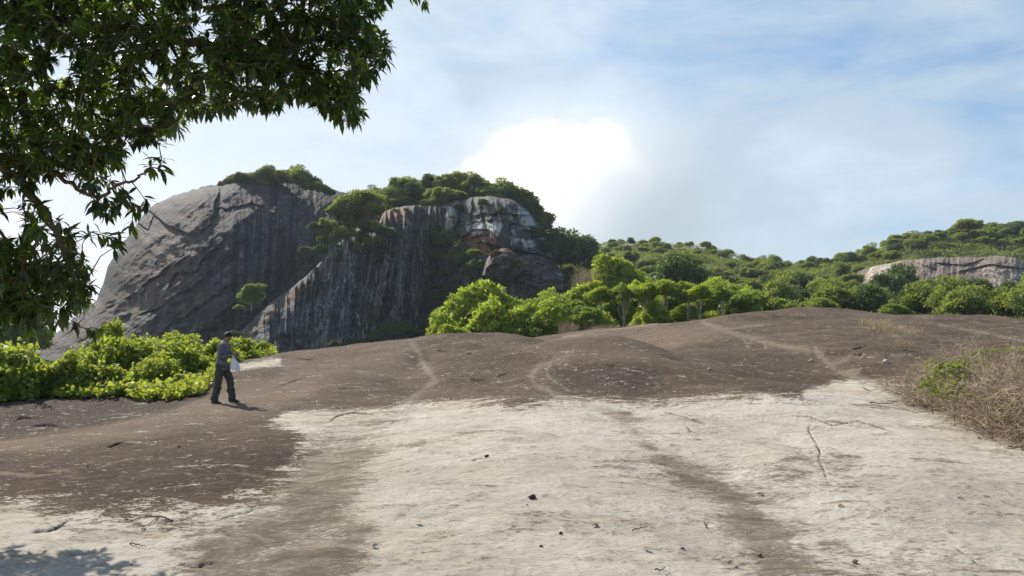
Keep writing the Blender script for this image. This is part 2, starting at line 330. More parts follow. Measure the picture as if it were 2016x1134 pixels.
    for poly, so, a in (([(-200, 880), (0, 868), (200, 840), (400, 786), (560, 745), (640, 760), (520, 815), (330, 850), (100, 885), (-200, 900)], 14, .42), ([(-200, 866), (0, 862), (200, 834), (330, 806), (400, 778), (400, 760), (200, 765), (-200, 790)], 6, -.85), ([(1040, 690), (1150, 655), (1380, 635), (1440, 660), (1300, 700), (1120, 720)], 20, .30), ([(560, 720), (800, 680), (800, 740), (600, 770)], 25, .22), ([(1090, 722), (1180, 710), (1290, 725), (1300, 775), (1200, 780), (1110, 765)], 18, -.38), ([(1470, 765), (1600, 760), (1640, 778), (1560, 790)], 10, -.4), ([(640, 900), (560, 940), (300, 990), (100, 990), (250, 930), (500, 900)], 30, -.3), ([(860, 690), (1000, 690), (1030, 740), (900, 770)], 25, -.15), ([(1400, 690), (1560, 700), (1640, 740), (1450, 745)], 25, -.2), ([(1640, 640), (1900, 640), (2016, 660), (1850, 690), (1700, 680)], 20, -.15)):
        val = val+a*sst(poly_sd(U, V, poly)+W*.5*np.clip(K*.45, .45, 2.2), -so, so)
    crk = np.zeros_like(U)
    for pts, wd, dep in CRACKS:
        d, _ = seg_d(U+2.0*fbm(X*3, Y*3, 3, 71), V+1.2*fbm(X*3, Y*3, 3, 72), pts)
        e1 = np.minimum(np.hypot(U-pts[0][0], V-pts[0][1]), np.hypot(U-pts[-1][0], V-pts[-1][1])); w_ = wd*(.42+.45*fbm(X*4, Y*4, 3, 74))*np.clip(e1/14, .05, 1); m = sst(w_-d, -.8, .4)*sst(fbm(X*1.6, Y*1.6, 3, 75), -.55, -.15)
        crk = np.maximum(crk, m*(1 if dep > .012 else .35))
        Z = Z-dep*m*(U > 0)*1.0
    U2 = np.stack([dark, mid, pal], -1).reshape(-1, 3); U3 = np.stack([red, crk, val], -1).reshape(-1, 3)
    return mesh('granite_slab', np.stack([X, Y, Z], -1).reshape(-1, 3), grid_faces(*X.shape), slab_mat(), cols={'stain': U2, 'stain_and_light': U3})
def slab_mat():
    m, t = mat('granite_slab'); tcn = t.n('ShaderNodeTexCoord').outputs['Object']
    A = t.n('ShaderNodeSeparateColor', {0: t.n('ShaderNodeAttribute', attribute_name='stain').outputs['Color']}).outputs
    B = t.n('ShaderNodeSeparateColor', {0: t.n('ShaderNodeAttribute', attribute_name='stain_and_light').outputs['Color']}).outputs
    str_ = t.vmap(tcn, (.75, 1.15, 1), (0, 0, .12)); N = t.noise
    grain = N(tcn, 150, 3, .7); mot = N(str_, 5.5, 10, .72, .5); big = N(tcn, .5, 6, .6); fl = N(t.vmap(tcn, (.75, 1.3, 1), (0, 0, -.2)), 1.5, 11, .72, .9); fine = N(t.vmap(tcn, (.6, 1.2, 1)), 26, 6, .75)
    g = lambda s, k: t.math('MULTIPLY', t.math('SUBTRACT', s, .5), k)
    a_ = t.math('ADD', g(mot, 4.6), t.math('ADD', g(fine, 4.0), g(fl, 3.6)))
    pale = t.mix(t.map(big, .38, .62), (.45, .40, .33), (.515, .48, .415))
    pat = N(t.vmap(tcn, (1, 1, 1), (0, 0, .7), (4, 7, 1)), 1.15, 9, .68, .4)
    pale = t.mix(t.math('MULTIPLY', t.map(pat, .47, .62), .5), pale, (.33, .30, .255))
    pale = t.mix(t.math('MULTIPLY', t.map(fl, .50, .62), .45), pale, (.285, .245, .195))
    pale = t.mix(t.math('MULTIPLY', t.map(mot, .52, .66), .55), pale, (.25, .215, .17))
    pale = t.mix(t.math('MULTIPLY', t.map(fine, .53, .64), .6), pale, (.20, .17, .135))
    pale = t.mix(t.math('MULTIPLY', t.map(fine, .46, .34), .5), pale, (.55, .51, .44))
    darkc = t.mix(t.map(big, .4, .6), (.068, .047, .032), (.102, .073, .051))
    darkc = t.mix(t.math('MULTIPLY', B[0], .9), darkc, (.054, .032, .023))
    darkc = t.mix(t.map(B[2], .5, 1.0, smooth=False), darkc, (.160, .118, .086))  # lighter rock patches, and the lit look painted on the left crest
    darkc = t.mix(t.map(B[2], .5, 0.0, 0, .9, smooth=False), darkc, (.038, .028, .021))
    darkc = t.mix(t.math('MULTIPLY', t.map(fl, .52, .64), .5), darkc, (.135, .105, .082))
    darkc = t.mix(t.math('MULTIPLY', t.map(mot, .53, .68), .6), darkc, (.17, .135, .105))
    darkc = t.mix(t.math('MULTIPLY', t.map(mot, .48, .36), .55), darkc, (.036, .027, .021))
    darkc = t.mix(t.math('MULTIPLY', t.math('MULTIPLY', t.map(fine, .55, .66), t.map(big, .42, .58, .1, 1)), .8), darkc, (.20, .16, .13))
    midc = t.mix(t.map(mot, .40, .60), (.115, .092, .068), (.26, .22, .17))
    fd = t.map(t.math('ADD', A[0], t.math('MULTIPLY', a_, .62)), .32, .68); fm = t.map(t.math('ADD', A[1], t.math('MULTIPLY', a_, .55)), .25, .95)
    c = t.mix(t.math('MULTIPLY', fm, .88), pale, midc)
    c = t.mix(t.math('MULTIPLY', t.map(fm, .8, 1.0), t.map(t.math('ADD', mot, g(fl, 1.0)), .46, .60, 0, .6)), c, (.10, .082, .058))
    c = t.mix(fd, c, darkc)
    c = t.mix(t.math('MULTIPLY', t.map(t.math('ADD', A[2], t.math('MULTIPLY', a_, .75)), .45, 1.1), .5), c, (.30, .25, .185))
    c = t.mix(.5, c, t.mix(grain, (.25, .25, .25), (.75, .75, .75)), 'OVERLAY')
    # small dark lichen freckles and short flake scars
    sp = t.n('ShaderNodeTexVoronoi', {'Vector': t.vmap(tcn, (1, 1.6, 1), (0, 0, .3)), 'Scale': 3.1, 'Randomness': 1.0}).outputs[0]
    c = t.mix(t.math('MULTIPLY', t.map(sp, .05, .015), .6), c, (.05, .04, .03))
    sp2 = t.n('ShaderNodeTexVoronoi', {'Vector': t.vmap(tcn, (1, 1.3, 1), (0, 0, 1.1)), 'Scale': 11.0, 'Randomness': 1.0}).outputs[0]
    c = t.mix(t.math('MULTIPLY', t.map(sp2, .10, .03), t.map(mot, .48, .6, 0, .45)), c, (.08, .066, .05))
    c = t.mix(B[1], c, (.022, .017, .013))
    h = t.math('ADD', t.math('MULTIPLY', fine, .6), t.math('ADD', t.math('MULTIPLY', mot, 1.4), t.math('MULTIPLY', grain, .22)))
    bmp = t.n('ShaderNodeBump', {'Strength': .8, 'Distance': .05, 'Height': h}).outputs[0]
    out(t, t.n('ShaderNodeBsdfPrincipled', {'Base Color': c, 'Roughness': .92, 'Specular IOR Level': .08, 'Normal': bmp}).outputs[0]); return m
slab = tag(slab_mesh(), kind='structure')
def ground_at(u, v, ymin=5, ymax=74):                # first meeting of a line of sight with the slab
    Y = np.geomspace(ymin, ymax, 3000); x, y, z = at(u, v, Y); g = slab_z(x, y, False)
    k = np.argmax(z < g) if (z < g).any() else len(Y)-1
    return Vector((float(x[k]), float(Y[k]), float(g[k])))
# ------------------------------------------------------------------ wide valley floor, wooded hills
HU = np.array([-1500, 0, 500, 800, 1000, 1100, 1200, 1350, 1500, 1600, 1700, 1850, 2016, 2400, 3200], float)
HR = [(66, [760]*4+[735, 705, 690, 680, 665, 660, 660, 665, 670, 680, 690]),
      (90, [740]*4+[690, 662, 650, 640, 638, 636, 636, 636, 638, 650, 660]),
      (130, [730]*4+[660, 640, 620, 612, 615, 618, 622, 622, 620, 620, 640]),
      (180, [725]*4+[620, 590, 585, 580, 590, 592, 606, 610, 606, 600, 620]),
      (225, [720]*4+[600, 540, 548, 550, 565, 563, 555, 540, 530, 530, 600]),
      (260, [715]*4+[600, 508, 512, 514, 540, 536, 520, 480, 472, 468, 580]),
      (310, [712]*4+[600, 488, 483, 488, 520, 528, 506, 464, 454, 450, 570]),
      (360, [712]*4+[650, 530, 520, 525, 550, 560, 545, 520, 500, 500, 600]),
      (420, [712]*4+[700, 600, 600, 600, 600, 600, 600, 600, 600, 600, 680])]
HYk = np.array([-300, 40]+[a for a, _ in HR]+[600, 1000], float)
HT = np.array([pchip(HU, CAMZ+(HZ-np.array(v, float))/F*y, np.linspace(-1500, 3200, 941)) for y, v in HR])
HT = np.concatenate([[np.full(941, -6.)]]*2+[HT]+[[np.full(941, -5.)]]*2)
def hill_z(x, y):
    x, y = np.broadcast_arrays(np.asarray(x, float), np.asarray(y, float))
    u = np.clip(CX+F*x/np.maximum(y, 40), -1500, 3200); j = (u+1500)/5; j0 = np.clip(j.astype(int), 0, 939); f = j-j0
    k = np.clip(np.searchsorted(HYk, y)-1, 0, len(HYk)-2); t = np.clip((y-HYk[k])/(HYk[k+1]-HYk[k]), 0, 1)
    z0 = HT[k, j0]*(1-f)+HT[k, j0+1]*f; z1 = HT[k+1, j0]*(1-f)+HT[k+1, j0+1]*f
    return z0*(1-t)+z1*t+1.0*fbm(x/17, y/17, 4, 81)*sst(y, 90, 150)-.3
def soil_mat(name, a, b, sc_=.5):
    m, t = mat(name); tcn = t.n('ShaderNodeTexCoord').outputs['Object']
    c = t.mix(t.map(t.noise(tcn, sc_, 8, .7), .35, .65), a, b)
    out(t, t.n('ShaderNodeBsdfPrincipled', {'Base Color': c, 'Roughness': .95, 'Specular IOR Level': .1}).outputs[0]); return m
forest_soil = soil_mat('forest_floor', (.020, .026, .010), (.045, .055, .018))
ys = np.concatenate([np.linspace(-300, 60, 12, endpoint=False), np.linspace(60, 440, 190), np.geomspace(460, 900, 8)])
ss = np.linspace(-1.6, 1.6, 330); Yg, Sg = np.meshgrid(ys, ss, indexing='ij'); Xg = Sg*np.maximum(Yg+60, 300)
tag(mesh('ground', np.stack([Xg, Yg, hill_z(Xg, Yg)], -1).reshape(-1, 3), grid_faces(*Xg.shape), forest_soil), kind='structure')
# ------------------------------------------------------------------ granite dome, fluted cliff, summit slope, outcrop
def rock_mat(name, dark, mid, light, streak=(1, 1, .09), streaky=.6, lich=(.36, .38, .38), diag=0.0, bump=.5):
    m, t = mat(name); tcn = t.n('ShaderNodeTexCoord').outputs['Object']
    A = t.n('ShaderNodeSeparateColor', {0: t.n('ShaderNodeAttribute', attribute_name='stain').outputs['Color']}).outputs
    B = t.n('ShaderNodeSeparateColor', {0: t.n('ShaderNodeAttribute', attribute_name='stain_and_light').outputs['Color']}).outputs
    big = t.noise(tcn, .06, 6, .62); mot = t.noise(t.vmap(tcn, (1, 1, 1.0)), .45, 10, .72, .4); vs = t.noise(t.vmap(tcn, streak, (0, diag, 0)), .42, 9, .72, .5); vs2 = t.noise(t.vmap(tcn, (1, 1, .05), (0, diag, 0), (5, 2, 1)), 1.1, 8, .75, .3)
    c = t.mix(t.map(big, .38, .62), dark, mid)
    c = t.mix(t.math('MULTIPLY', t.map(vs, .46, .66), streaky), c, light)
    c = t.mix(t.math('MULTIPLY', t.map(vs, .48, .34), streaky), c, tuple(x*.45 for x in dark))
    c = t.mix(t.math('MULTIPLY', t.map(mot, .52, .72), .5), c, light)
    c = t.mix(t.math('MULTIPLY', t.map(mot, .45, .32), .6), c, tuple(x*.5 for x in dark))
    br = t.math('MULTIPLY', t.math('SUBTRACT', vs, .5), 2.2); br2 = t.math('MULTIPLY', t.math('SUBTRACT', vs2, .5), 2.6); bm = t.math('MULTIPLY', t.math('SUBTRACT', mot, .5), 2.0)
    c = t.mix(t.math('MULTIPLY', t.map(t.math('ADD', A[1], bm), .4, .8), .75), c, (.19, .108, .066))      # warm brown
    c = t.mix(t.math('MULTIPLY', t.map(t.math('ADD', A[0], t.math('ADD', br, bm)), .42, .78), .9), c, lich)   # pale lichen
    c = t.mix(t.math('MULTIPLY', t.map(t.math('ADD', A[2], bm), .4, .8), .85), c, (.022, .034, .014))     # moss and scrub
    c = t.mix(t.math('MULTIPLY', t.map(t.math('ADD', B[0], br2), .5, .75), .9), c, lich)                   # narrow pale stripes
    c = t.mix(B[1], c, tuple(x*.3 for x in dark))
    h = t.math('ADD', t.math('MULTIPLY', mot, 1.2), t.math('MULTIPLY', vs, .9))
    bmp = t.n('ShaderNodeBump', {'Strength': bump, 'Distance': .9, 'Height': h}).outputs[0]
    out(t, t.n('ShaderNodeBsdfPrincipled', {'Base Color': c, 'Roughness': .85, 'Specular IOR Level': .2, 'Normal': bmp}).outputs[0]); return m
def stepf(U, V, pts, h, wd, sgn=1):                  # a ledge: one side of the line steps back and heals with distance
    d, s = seg_d(U, V, pts); return h*np.exp(-d/wd)*(s*sgn > 0)
def relief(name, top, bot, D, m, step=1.5, rows=260, back=26, backfall=(40, 45), masks=None):
    tu, tv_ = np.array([p[0] for p in top], float), np.array([p[1] for p in top], float)
    bu, bv_ = np.array([p[0] for p in bot], float), np.array([p[1] for p in bot], float)
    u = np.arange(tu[0], tu[-1]+.1, step); vt = np.interp(u, tu, tv_)+2.0*fbm(u/9, u*0, 4, 91)*np.clip((u-tu[0])/20, 0, 1)*np.clip((tu[-1]-u)/20, 0, 1); vb = np.maximum(np.interp(u, bu, bv_), vt+.5)
    t = np.linspace(0, 1, rows)**1.15
    V = vt[None]+(vb-vt)[None]*t[:, None]; U = np.broadcast_to(u[None], V.shape)
    Dd = D(U, V, vt[None]+0*V, vb[None]+0*V)
    x, y, z = at(U, V, Dd)
    # the far side falls away behind the skyline
    k = np.linspace(1, 0, back, endpoint=False)[:, None]; xb = x[:1]+(x[:1]-x.mean())*.05*k; yb = y[:1]+backfall[0]*k; zb = z[:1]-backfall[1]*k**1.8
    X, Y, Z = np.concatenate([xb, x]), np.concatenate([yb, y]), np.concatenate([zb, z])
    M = masks(U, V) if masks else [0*U]*5
    M = [np.concatenate([np.zeros((back, U.shape[1])), a]).ravel() for a in M]
    return mesh(name, np.stack([X, Y, Z], -1).reshape(-1, 3), grid_faces(*X.shape), m, cols={'stain': np.stack(M[:3], -1), 'stain_and_light': np.stack([M[3], M[4], 0*M[4]], -1)})
def smk(U, V, poly, soft): return sst(poly_sd(U+9*fbm(U/22, V/22, 4, 61), V+9*fbm(U/22, V/22, 4, 62), poly), -soft, soft)
DT = [(60, 692), (100, 665), (130, 640), (160, 615), (190, 590), (203, 560), (212, 525), (228, 498), (250, 468), (270, 440), (284, 420), (300, 405), (340, 385), (400, 368), (450, 359), (520, 353), (580, 353), (640, 366), (700, 388), (760, 410), (800, 440)]
LED = [([(268, 536), (300, 524), (340, 514), (365, 505), (378, 492), (392, 470)], 3.2, 16, -1),
       ([(336, 556), (345, 535), (380, 536), (398, 512), (420, 490)], 3.0, 15, 1),
       ([(228, 600), (262, 578), (300, 545), (345, 520)], 3.6, 22, 1),
       ([(300, 420), (330, 445), (380, 462), (415, 440), (425, 395)], 4.2, 26, 1),
       ([(260, 620), (330, 600), (400, 550), (450, 500)], 2.2, 20, 1),
       ([(320, 650), (400, 600), (455, 560)], 2.8, 16, 1), ([(355, 668), (430, 640), (470, 605)], 3.6, 20, 1),
       ([(470, 480), (520, 470), (570, 440)], 2.5, 14, 1), ([(440, 410), (500, 400), (540, 420)], 2.0, 14, 1), ([(270, 440), (290, 450), (300, 432)], 3, 10, 1),
       ([(150, 640), (200, 600), (240, 590)], 2.0, 14, 1), ([(180, 660), (250, 625), (300, 610)], 1.8, 14, 1)]
def D_dome(U, V, vt, vb):
    d, _ = seg_d(U, V, DT[:-1]); R = 250.
    q = np.clip(d/R, 0, 1); D = 228-44*np.sqrt(1-(1-q)**2)-14*(V-350)/340
    D += 20*sst(U, 430, 640)+6*sst(U, 640, 760)
    for pts, h, wd, sg in LED:
        wu = 5*fbm(U/16, V/16, 3, 64); D += stepf(U+wu, V+wu, pts, h*.62, wd*1.1, sg)*sst(fbm(U/30, V/30, 2, 63), -.6, .1)
    A = (U+V*.8)/60; B_ = (V-U*.62)/18                                           # long sheets dipping to the lower left
    D += 3.6*fbm(U/75, V/60, 3, 65)+1.3*fbm((U+V)/90, (V+U*.75)/30, 4, 66)+.35*np.abs(fbm((U+V)/34, (V+U*.75)/9, 4, 67))+.65*fbm(U/22, V/16, 4, 70)+.35*fbm(U/6, V/6, 4, 68)
    D += 1.6*np.abs(fbm(U/11, V/60, 3, 69))*sst(U, 420, 540)
    return D
def M_dome(U, V):
    crk = np.zeros_like(U)
    for pts, h, wd, sg in LED:
        wu = 5*fbm(U/16, V/16, 3, 64); d, _ = seg_d(U+wu, V+wu, pts); crk = np.maximum(crk, sst(1.0-d, -.8, .6)*.55*sst(fbm(U/30, V/30, 2, 63), -.4, .2))
    run = sst(fbm(U/9+V/160, V/170, 4, 88), .0, .35)*smk(U, V, [(400, 380), (560, 350), (700, 390), (660, 520), (560, 640), (480, 690), (400, 640), (420, 500)], 45); crk = np.maximum(crk, .8*run)
    brown = smk(U, V, [(60, 700), (200, 560), (260, 450), (400, 365), (470, 400), (440, 460), (380, 560), (300, 640), (200, 700)], 40)*.5
    lich = smk(U, V, [(200, 590), (330, 470), (440, 480), (420, 560), (300, 620)], 40)*.2
    moss = smk(U, V, [(560, 520), (640, 470), (640, 560), (560, 610), (480, 660), (450, 620)], 25)*.5
    return [lich, brown, moss, .36*smk(U, V, [(460, 360), (640, 370), (560, 560), (480, 540)], 30), crk]
rm_dome = rock_mat('dome_granite', (.027, .028, .031), (.055, .051, .049), (.125, .112, .100), (1, 1, .14), .65, (.24, .23, .22), .22)
tag(relief('granite_dome', DT, [(60, 700), (120, 715), (800, 715)], D_dome, rm_dome, 1.4, 300, masks=M_dome), kind='structure')
CT = [(436, 700), (450, 678), (465, 662), (500, 625), (538, 592), (580, 562), (600, 545), (640, 508), (655, 484), (680, 470), (722, 458), (745, 440), (755, 414), (800, 405), (850, 402), (900, 392), (960, 386), (1010, 393), (1040, 415), (1065, 450), (1078, 485), (1090, 512), (1102, 540)]
def D_cliff(U, V, vt, vb):
    s = np.clip((V-vt)/(vb-vt+1), 0, 1)
    D = 176-16*s+4*np.exp(-(V-vt)/7.)*sst(U, 660, 760)+2.5*np.exp(-(V-vt)/5.)-8*sst(U, 640, 450)
    D += 22*(sst(U, 640, 760)*.5+sst(U, 800, 850)*.25)-14*sst(U, 870, 1000)+12*sst(U, 1035, 1100)
    D += 11*np.exp(-((U-862)/38)**2)*sst(V, 440, 520)                                # the dark gully
    wu = U+10*fbm(U/60, V/130, 3, 101)+ (V-500)*.12*np.sin(U/90)
    amp = sst(U, 470, 560)*(1-.65*sst(U, 860, 960))
    D += amp*(4.2*np.abs(fbm(wu/19, V/210, 2, 102))+2.6*np.abs(fbm(wu/8, V/120, 3, 103))*1.0+.9*fbm(wu/4, V/70, 3, 104))
    D += 3.0*fbm(U/60, V/45, 3, 105)+.7*fbm(U/8, V/9, 4, 106)
    for pts, h, wd, sg in (([(905, 470), (930, 450), (960, 452), (985, 470), (990, 490)], 2.6, 24, 1), ([(915, 440), (980, 432), (1060, 450)], 1.3, 16, 1), ([(880, 400), (930, 425), (985, 418), (1050, 425)], 1.4, 18, 1), ([(930, 392), (925, 440)], 1.8, 12, -1), ([(1000, 440), (1003, 485)], 1.5, 10, -1), ([(700, 560), (690, 640)], 3, 16, -1), ([(770, 470), (760, 560), (745, 640)], 3.5, 20, -1), ([(815, 440), (800, 560), (790, 660)], 4, 24, -1), ([(985, 485), (1040, 495), (1085, 510)], 7, 30, 1), ([(1025, 400), (1020, 440), (1035, 480)], 2.0, 12, -1), ([(955, 430), (960, 450)], 2.5, 14, 1), ([(905, 400), (895, 450), (905, 500)], 3, 16, -1), ([(930, 470), (960, 462), (975, 478)], 1.6, 8, 1), ([(1040, 455), (1075, 462)], 1.6, 10, 1), ([(860, 440), (880, 460), (875, 520)], 3, 16, 1)):
        wv = 4*fbm(U/12, V/12, 3, 107); D += stepf(U+wv, V+wv, pts, h, wd, sg)
    return D
def M_cliff(U, V):
    lich = .7*smk(U, V, [(868, 402), (892, 402), (892, 470), (872, 470)], 7)+.7*smk(U, V, [(918, 440), (950, 433), (985, 442), (985, 452), (920, 458)], 4)+.7*smk(U, V, [(968, 432), (985, 430), (985, 465), (972, 465)], 4)+.6*smk(U, V, [(1025, 408), (1050, 425), (1062, 452), (1040, 448), (1020, 430)], 5)+.5*smk(U, V, [(1020, 470), (1050, 475), (1060, 488), (1030, 486)], 5)+.32*smk(U, V, [(910, 420), (1060, 410), (1075, 480), (1000, 490), (980, 440), (915, 455)], 16)+.35*smk(U, V, [(725, 450), (770, 450), (770, 520), (730, 510)], 14)+.22*smk(U, V, [(690, 560), (820, 540), (800, 680), (680, 680)], 40)
    brown = 1.6*smk(U, V, [(912, 458), (980, 455), (986, 492), (930, 500)], 6)+.8*smk(U, V, [(748, 412), (800, 408), (800, 440), (745, 440)], 8)+.7*smk(U, V, [(450, 700), (540, 600), (600, 550), (620, 560), (560, 605), (470, 700)], 8)
    moss = .5*smk(U, V, [(840, 470), (940, 480), (960, 560), (900, 660), (800, 680), (840, 600)], 30)+.6*smk(U, V, [(640, 640), (760, 600), (820, 660), (700, 700)], 30)
    strp = .42*smk(U, V, [(600, 470), (850, 400), (870, 560), (780, 690), (560, 690)], 40)+.3*smk(U, V, [(940, 390), (1070, 420), (1080, 500), (960, 500)], 20)
    return [np.clip(a, 0, 1) for a in (lich, brown, moss, strp, 0*U)]
rm_cliff = rock_mat('cliff_granite', (.042, .045, .046), (.085, .087, .085), (.17, .175, .165), (1, 1, .07), .7, (.40, .42, .40), 0, .5)
tag(relief('cliff', CT, [(436, 715), (1102, 715)], D_cliff, rm_cliff, 1.3, 300, 20, (45, 3), masks=M_cliff), kind='structure')
STp = [(690, 425), (720, 405), (760, 390), (830, 377), (880, 366), (940, 366), (990, 384), (1035, 412), (1062, 438), (1080, 470), (1095, 520)]
D_sum = lambda U, V, vt, vb: 212-22*np.clip((V-vt)/60, 0, 1.2)+2.5*fbm(U/25, V/20, 4, 110)
summit_mat = rock_mat('summit_rock', (.05, .055, .035), (.09, .10, .05), (.20, .20, .16), (1, 1, 1), .3)
tag(relief('summit_slope', STp, [(690, 480), (730, 465), (760, 420), (850, 412), (900, 404), (960, 398), (1010, 405), (1040, 425), (1065, 460), (1095, 535)], D_sum, summit_mat, 3, 90, 20, (60, 50), masks=lambda U, V: [.25+0*U, 0*U, .7+0*U, 0*U, 0*U]), kind='structure')
# brown boulder and dark apron at the foot of the cliff's right end
BT = [(950, 540), (957, 512), (972, 494), (990, 487), (1008, 492), (1022, 506), (1030, 528)]
D_b = lambda U, V, vt, vb: 164-5*np.clip(1-((U-985)/44)**2, 0, 1)**.7-4*np.clip((V-vt)/16, 0, 1)+3*np.clip((V-vt)/50, 0, 2)**2+1.6*np.abs(fbm(U/18+V/40, V/22, 3, 122))+1.2*fbm(U/14, V/14, 4, 120)+.4*fbm(U/4, V/10, 3, 121)
rm_b = rock_mat('brown_granite', (.06, .05, .043), (.11, .09, .075), (.22, .19, .165), (1, 1, .2), .4, (.34, .33, .31))
tag(relief('boulder', BT, [(950, 541), (965, 546), (990, 552), (1015, 546), (1030, 532)], D_b, rm_b, .8, 110, 14, (10, 9), masks=lambda U, V: [.2+0*U, .4+0*U, .3*smk(U, V, [(950, 540), (1030, 545), (1030, 580), (950, 580)], 10), .2+0*U, 0*U]), 'rounded brown boulder with dry orange scrub on top at the foot of the cliff', 'boulder')
AT = [(940, 575), (985, 530), (1010, 510), (1040, 500), (1070, 505), (1085, 512), (1100, 528), (1110, 545)]
D_a = lambda U, V, vt, vb: 170-4*np.clip((V-vt)/60, 0, 1)+3*sst(U, 1040, 1110)+1.5*np.abs(fbm((U+V)/30, (V-U*.3)/9, 3, 124))+1.4*fbm(U/16, V/10, 4, 125)
tag(relief('rock_apron', AT, [(940, 640), (1110, 640)], D_a, rock_mat('apron_granite', (.055, .047, .043), (.10, .08, .07), (.20, .18, .16)), 1, 120, 14, (14, 14), masks=lambda U, V: [.3*smk(U, V, [(1060, 500), (1110, 520), (1110, 560), (1080, 530)], 8), .25+0*U, 0*U, .2+0*U, 0*U]), kind='structure')
# pale rock face on the right hillside
OT = [(1690, 556), (1703, 541), (1716, 527), (1740, 519), (1775, 513), (1800, 511), (1850, 507), (1890, 506), (1930, 507), (1965, 503), (2000, 508), (2020, 516), (2060, 530), (2090, 560)]
def D_o(U, V, vt, vb):
    D = 222-26*np.clip((V-vt)/70, 0, 1)**.8-5*np.sqrt(np.clip((V-vt)/12, 0, 1))+8*np.exp(-(U-1690)/18.)
    D += 1.6*fbm(U/26, V/16, 4, 130)+.35*np.abs(fbm(U/9, V/60, 3, 131))+.5*fbm(U/5, V/5, 3, 132)
    for pts, h, wd in (([(1900, 532), (1950, 520), (2010, 528)], 2.2, 12), ([(1850, 518), (1900, 522), (1930, 512)], 1.8, 9), ([(1800, 515), (1840, 530)], 1.2, 10)): D += stepf(U+3*fbm(U/9, V/9, 3, 133), V, pts, h, wd)
    return D
rm_o = rock_mat('tan_granite', (.13, .10, .078), (.20, .16, .125), (.32, .27, .21), (1, 1, .12), .35, (.50, .45, .37), 0, .4)
tag(relief('rock_outcrop', OT, [(1690, 640), (2090, 640)], D_o, rm_o, 1.2, 140, 16, (30, 4), masks=lambda U, V: [.55*smk(U, V, [(1700, 560), (1715, 525), (1775, 512), (1780, 530), (1730, 560)], 8)+.4*smk(U, V, [(1900, 520), (2016, 520), (2010, 560), (1960, 560)], 14), .25+0*U, 0*U, .25+0*U, 0*U]), kind='structure')
# ------------------------------------------------------------------ foliage
LEAF_Q = (np.array([[0, 0, 0], [-.34, .5, .06], [0, 1, -.04], [.34, .5, .06]]), np.array([[0, 3, 2], [0, 2, 1]]))            # small far leaf spray
LEAF_B = (np.array([[0, 0, 0], [-.36, .28, .07], [-.30, .66, .06], [0, 1, -.10], [.30, .66, .06], [.36, .28, .07], [0, .5, 0]]), np.array([[0, 6, 1], [1, 6, 2], [2, 6, 3], [0, 5, 6], [5, 4, 6], [4, 3, 6]]))  # broad leaf
LEAF_M = (np.array([[0, 0, 0], [-.11, .28, .025], [0, .3, 0], [.11, .28, .025], [-.135, .6, -.03], [0, .62, -.055], [.135, .6, -.03], [0, 1, -.22]]), np.array([[0, 2, 1], [0, 3, 2], [1, 2, 5], [1, 5, 4], [2, 3, 6], [2, 6, 5], [4, 5, 7], [5, 6, 7]]))  # long lance leaf
def leafy(P, Nn, size, shape, r, jitter=.7, up=.25):
    n = len(P); d = norm(Nn+r.normal(0, jitter, (n, 3))+np.array([0, 0, -up])); nn = norm(Nn*.5+r.normal(0, .5, (n, 3))+np.array([0, 0, .6]))
    S = size*r.uniform(.6, 1.25, n)
    V, Fc = scatter(shape[0], shape[1], P, frames(d, nn), S)
    return V, Fc
def crown(rx, rz, lobes, n, size, seed, shape=LEAF_Q, flat=.5, lob=(.11, .32), jit=.8, bare=0.0, under=-.35):
    """leaf sprays over the shells of many lobes; every lobe has its own tone"""
    r = np.random.default_rng(seed)
    th = r.uniform(0, 2*np.pi, lobes); ph = np.arccos(r.uniform(under, 1, lobes)); q = r.uniform(.45, 1.15, lobes)**.6
    bk = norm(r.normal(0, 1, (7, 3))+[0, 0, .25]); gk = r.uniform(.45, 1.15, 7); dl = np.stack([np.sin(ph)*np.cos(th), np.sin(ph)*np.sin(th), np.cos(ph)], -1)
    q = q*(.60+.62*(np.clip(dl@bk.T, 0, 1)**4*gk).max(1))
    c = np.stack([np.sin(ph)*np.cos(th)*rx*q, np.sin(ph)*np.sin(th)*rx*q, np.cos(ph)*rz*q], -1)*.78
    R = r.uniform(*lob, lobes)*min(rx, rz*1.3); k = r.choice(lobes, n, p=(R**2)/(R**2).sum())
    d = norm(r.normal(0, 1, (n, 3))+np.array([0, 0, .35])); rad = r.uniform(.45, 1.05, n)**.5*np.where(r.random(n) < .10, r.uniform(1.05, 1.5, n), 1); sx_ = r.uniform(.8, 1.25)
    P = c[k]*np.array([sx_, 1/sx_, 1])+d*(R[k]*rad)[:, None]*np.array([1.15, 1.15, flat+.15]); tone0 = r.uniform(0, 1, lobes)
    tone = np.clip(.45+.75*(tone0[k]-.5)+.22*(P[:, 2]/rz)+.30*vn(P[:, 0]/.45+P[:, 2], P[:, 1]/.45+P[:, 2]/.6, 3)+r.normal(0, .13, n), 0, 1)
    V, Fc = leafy(P, d, size, shape, r, jit); return V, Fc, np.repeat(tone, len(shape[0])), c, R
def limbs(c, base, h, r0, seed, k=7):
    r = np.random.default_rng(seed); A = []; B = []; ra = []; rb = []
    trunk = bend((0, 0, 0), base, 7, .08, seed)
    for i in range(6): A.append(trunk[i]); B.append(trunk[i+1]); ra.append(r0*(1-.08*i)); rb.append(r0*(1-.08*(i+1)))
    for t in c:
        s = trunk[r.integers(3, 7)]; p = bend(s, t, 6, .14, r.integers(1e6))
        for i in range(5): A.append(p[i]); B.append(p[i+1]); ra.append(r0*.42*(1-.16*i)); rb.append(r0*.42*(1-.16*(i+1)))
    return tubes(A, B, np.array(ra), np.array(rb), k)
M_far = leaf_mat('hill_foliage', (.050, .072, .018), (.21, .25, .054), (.40, .48, .06), .36, .55, .25, .35)
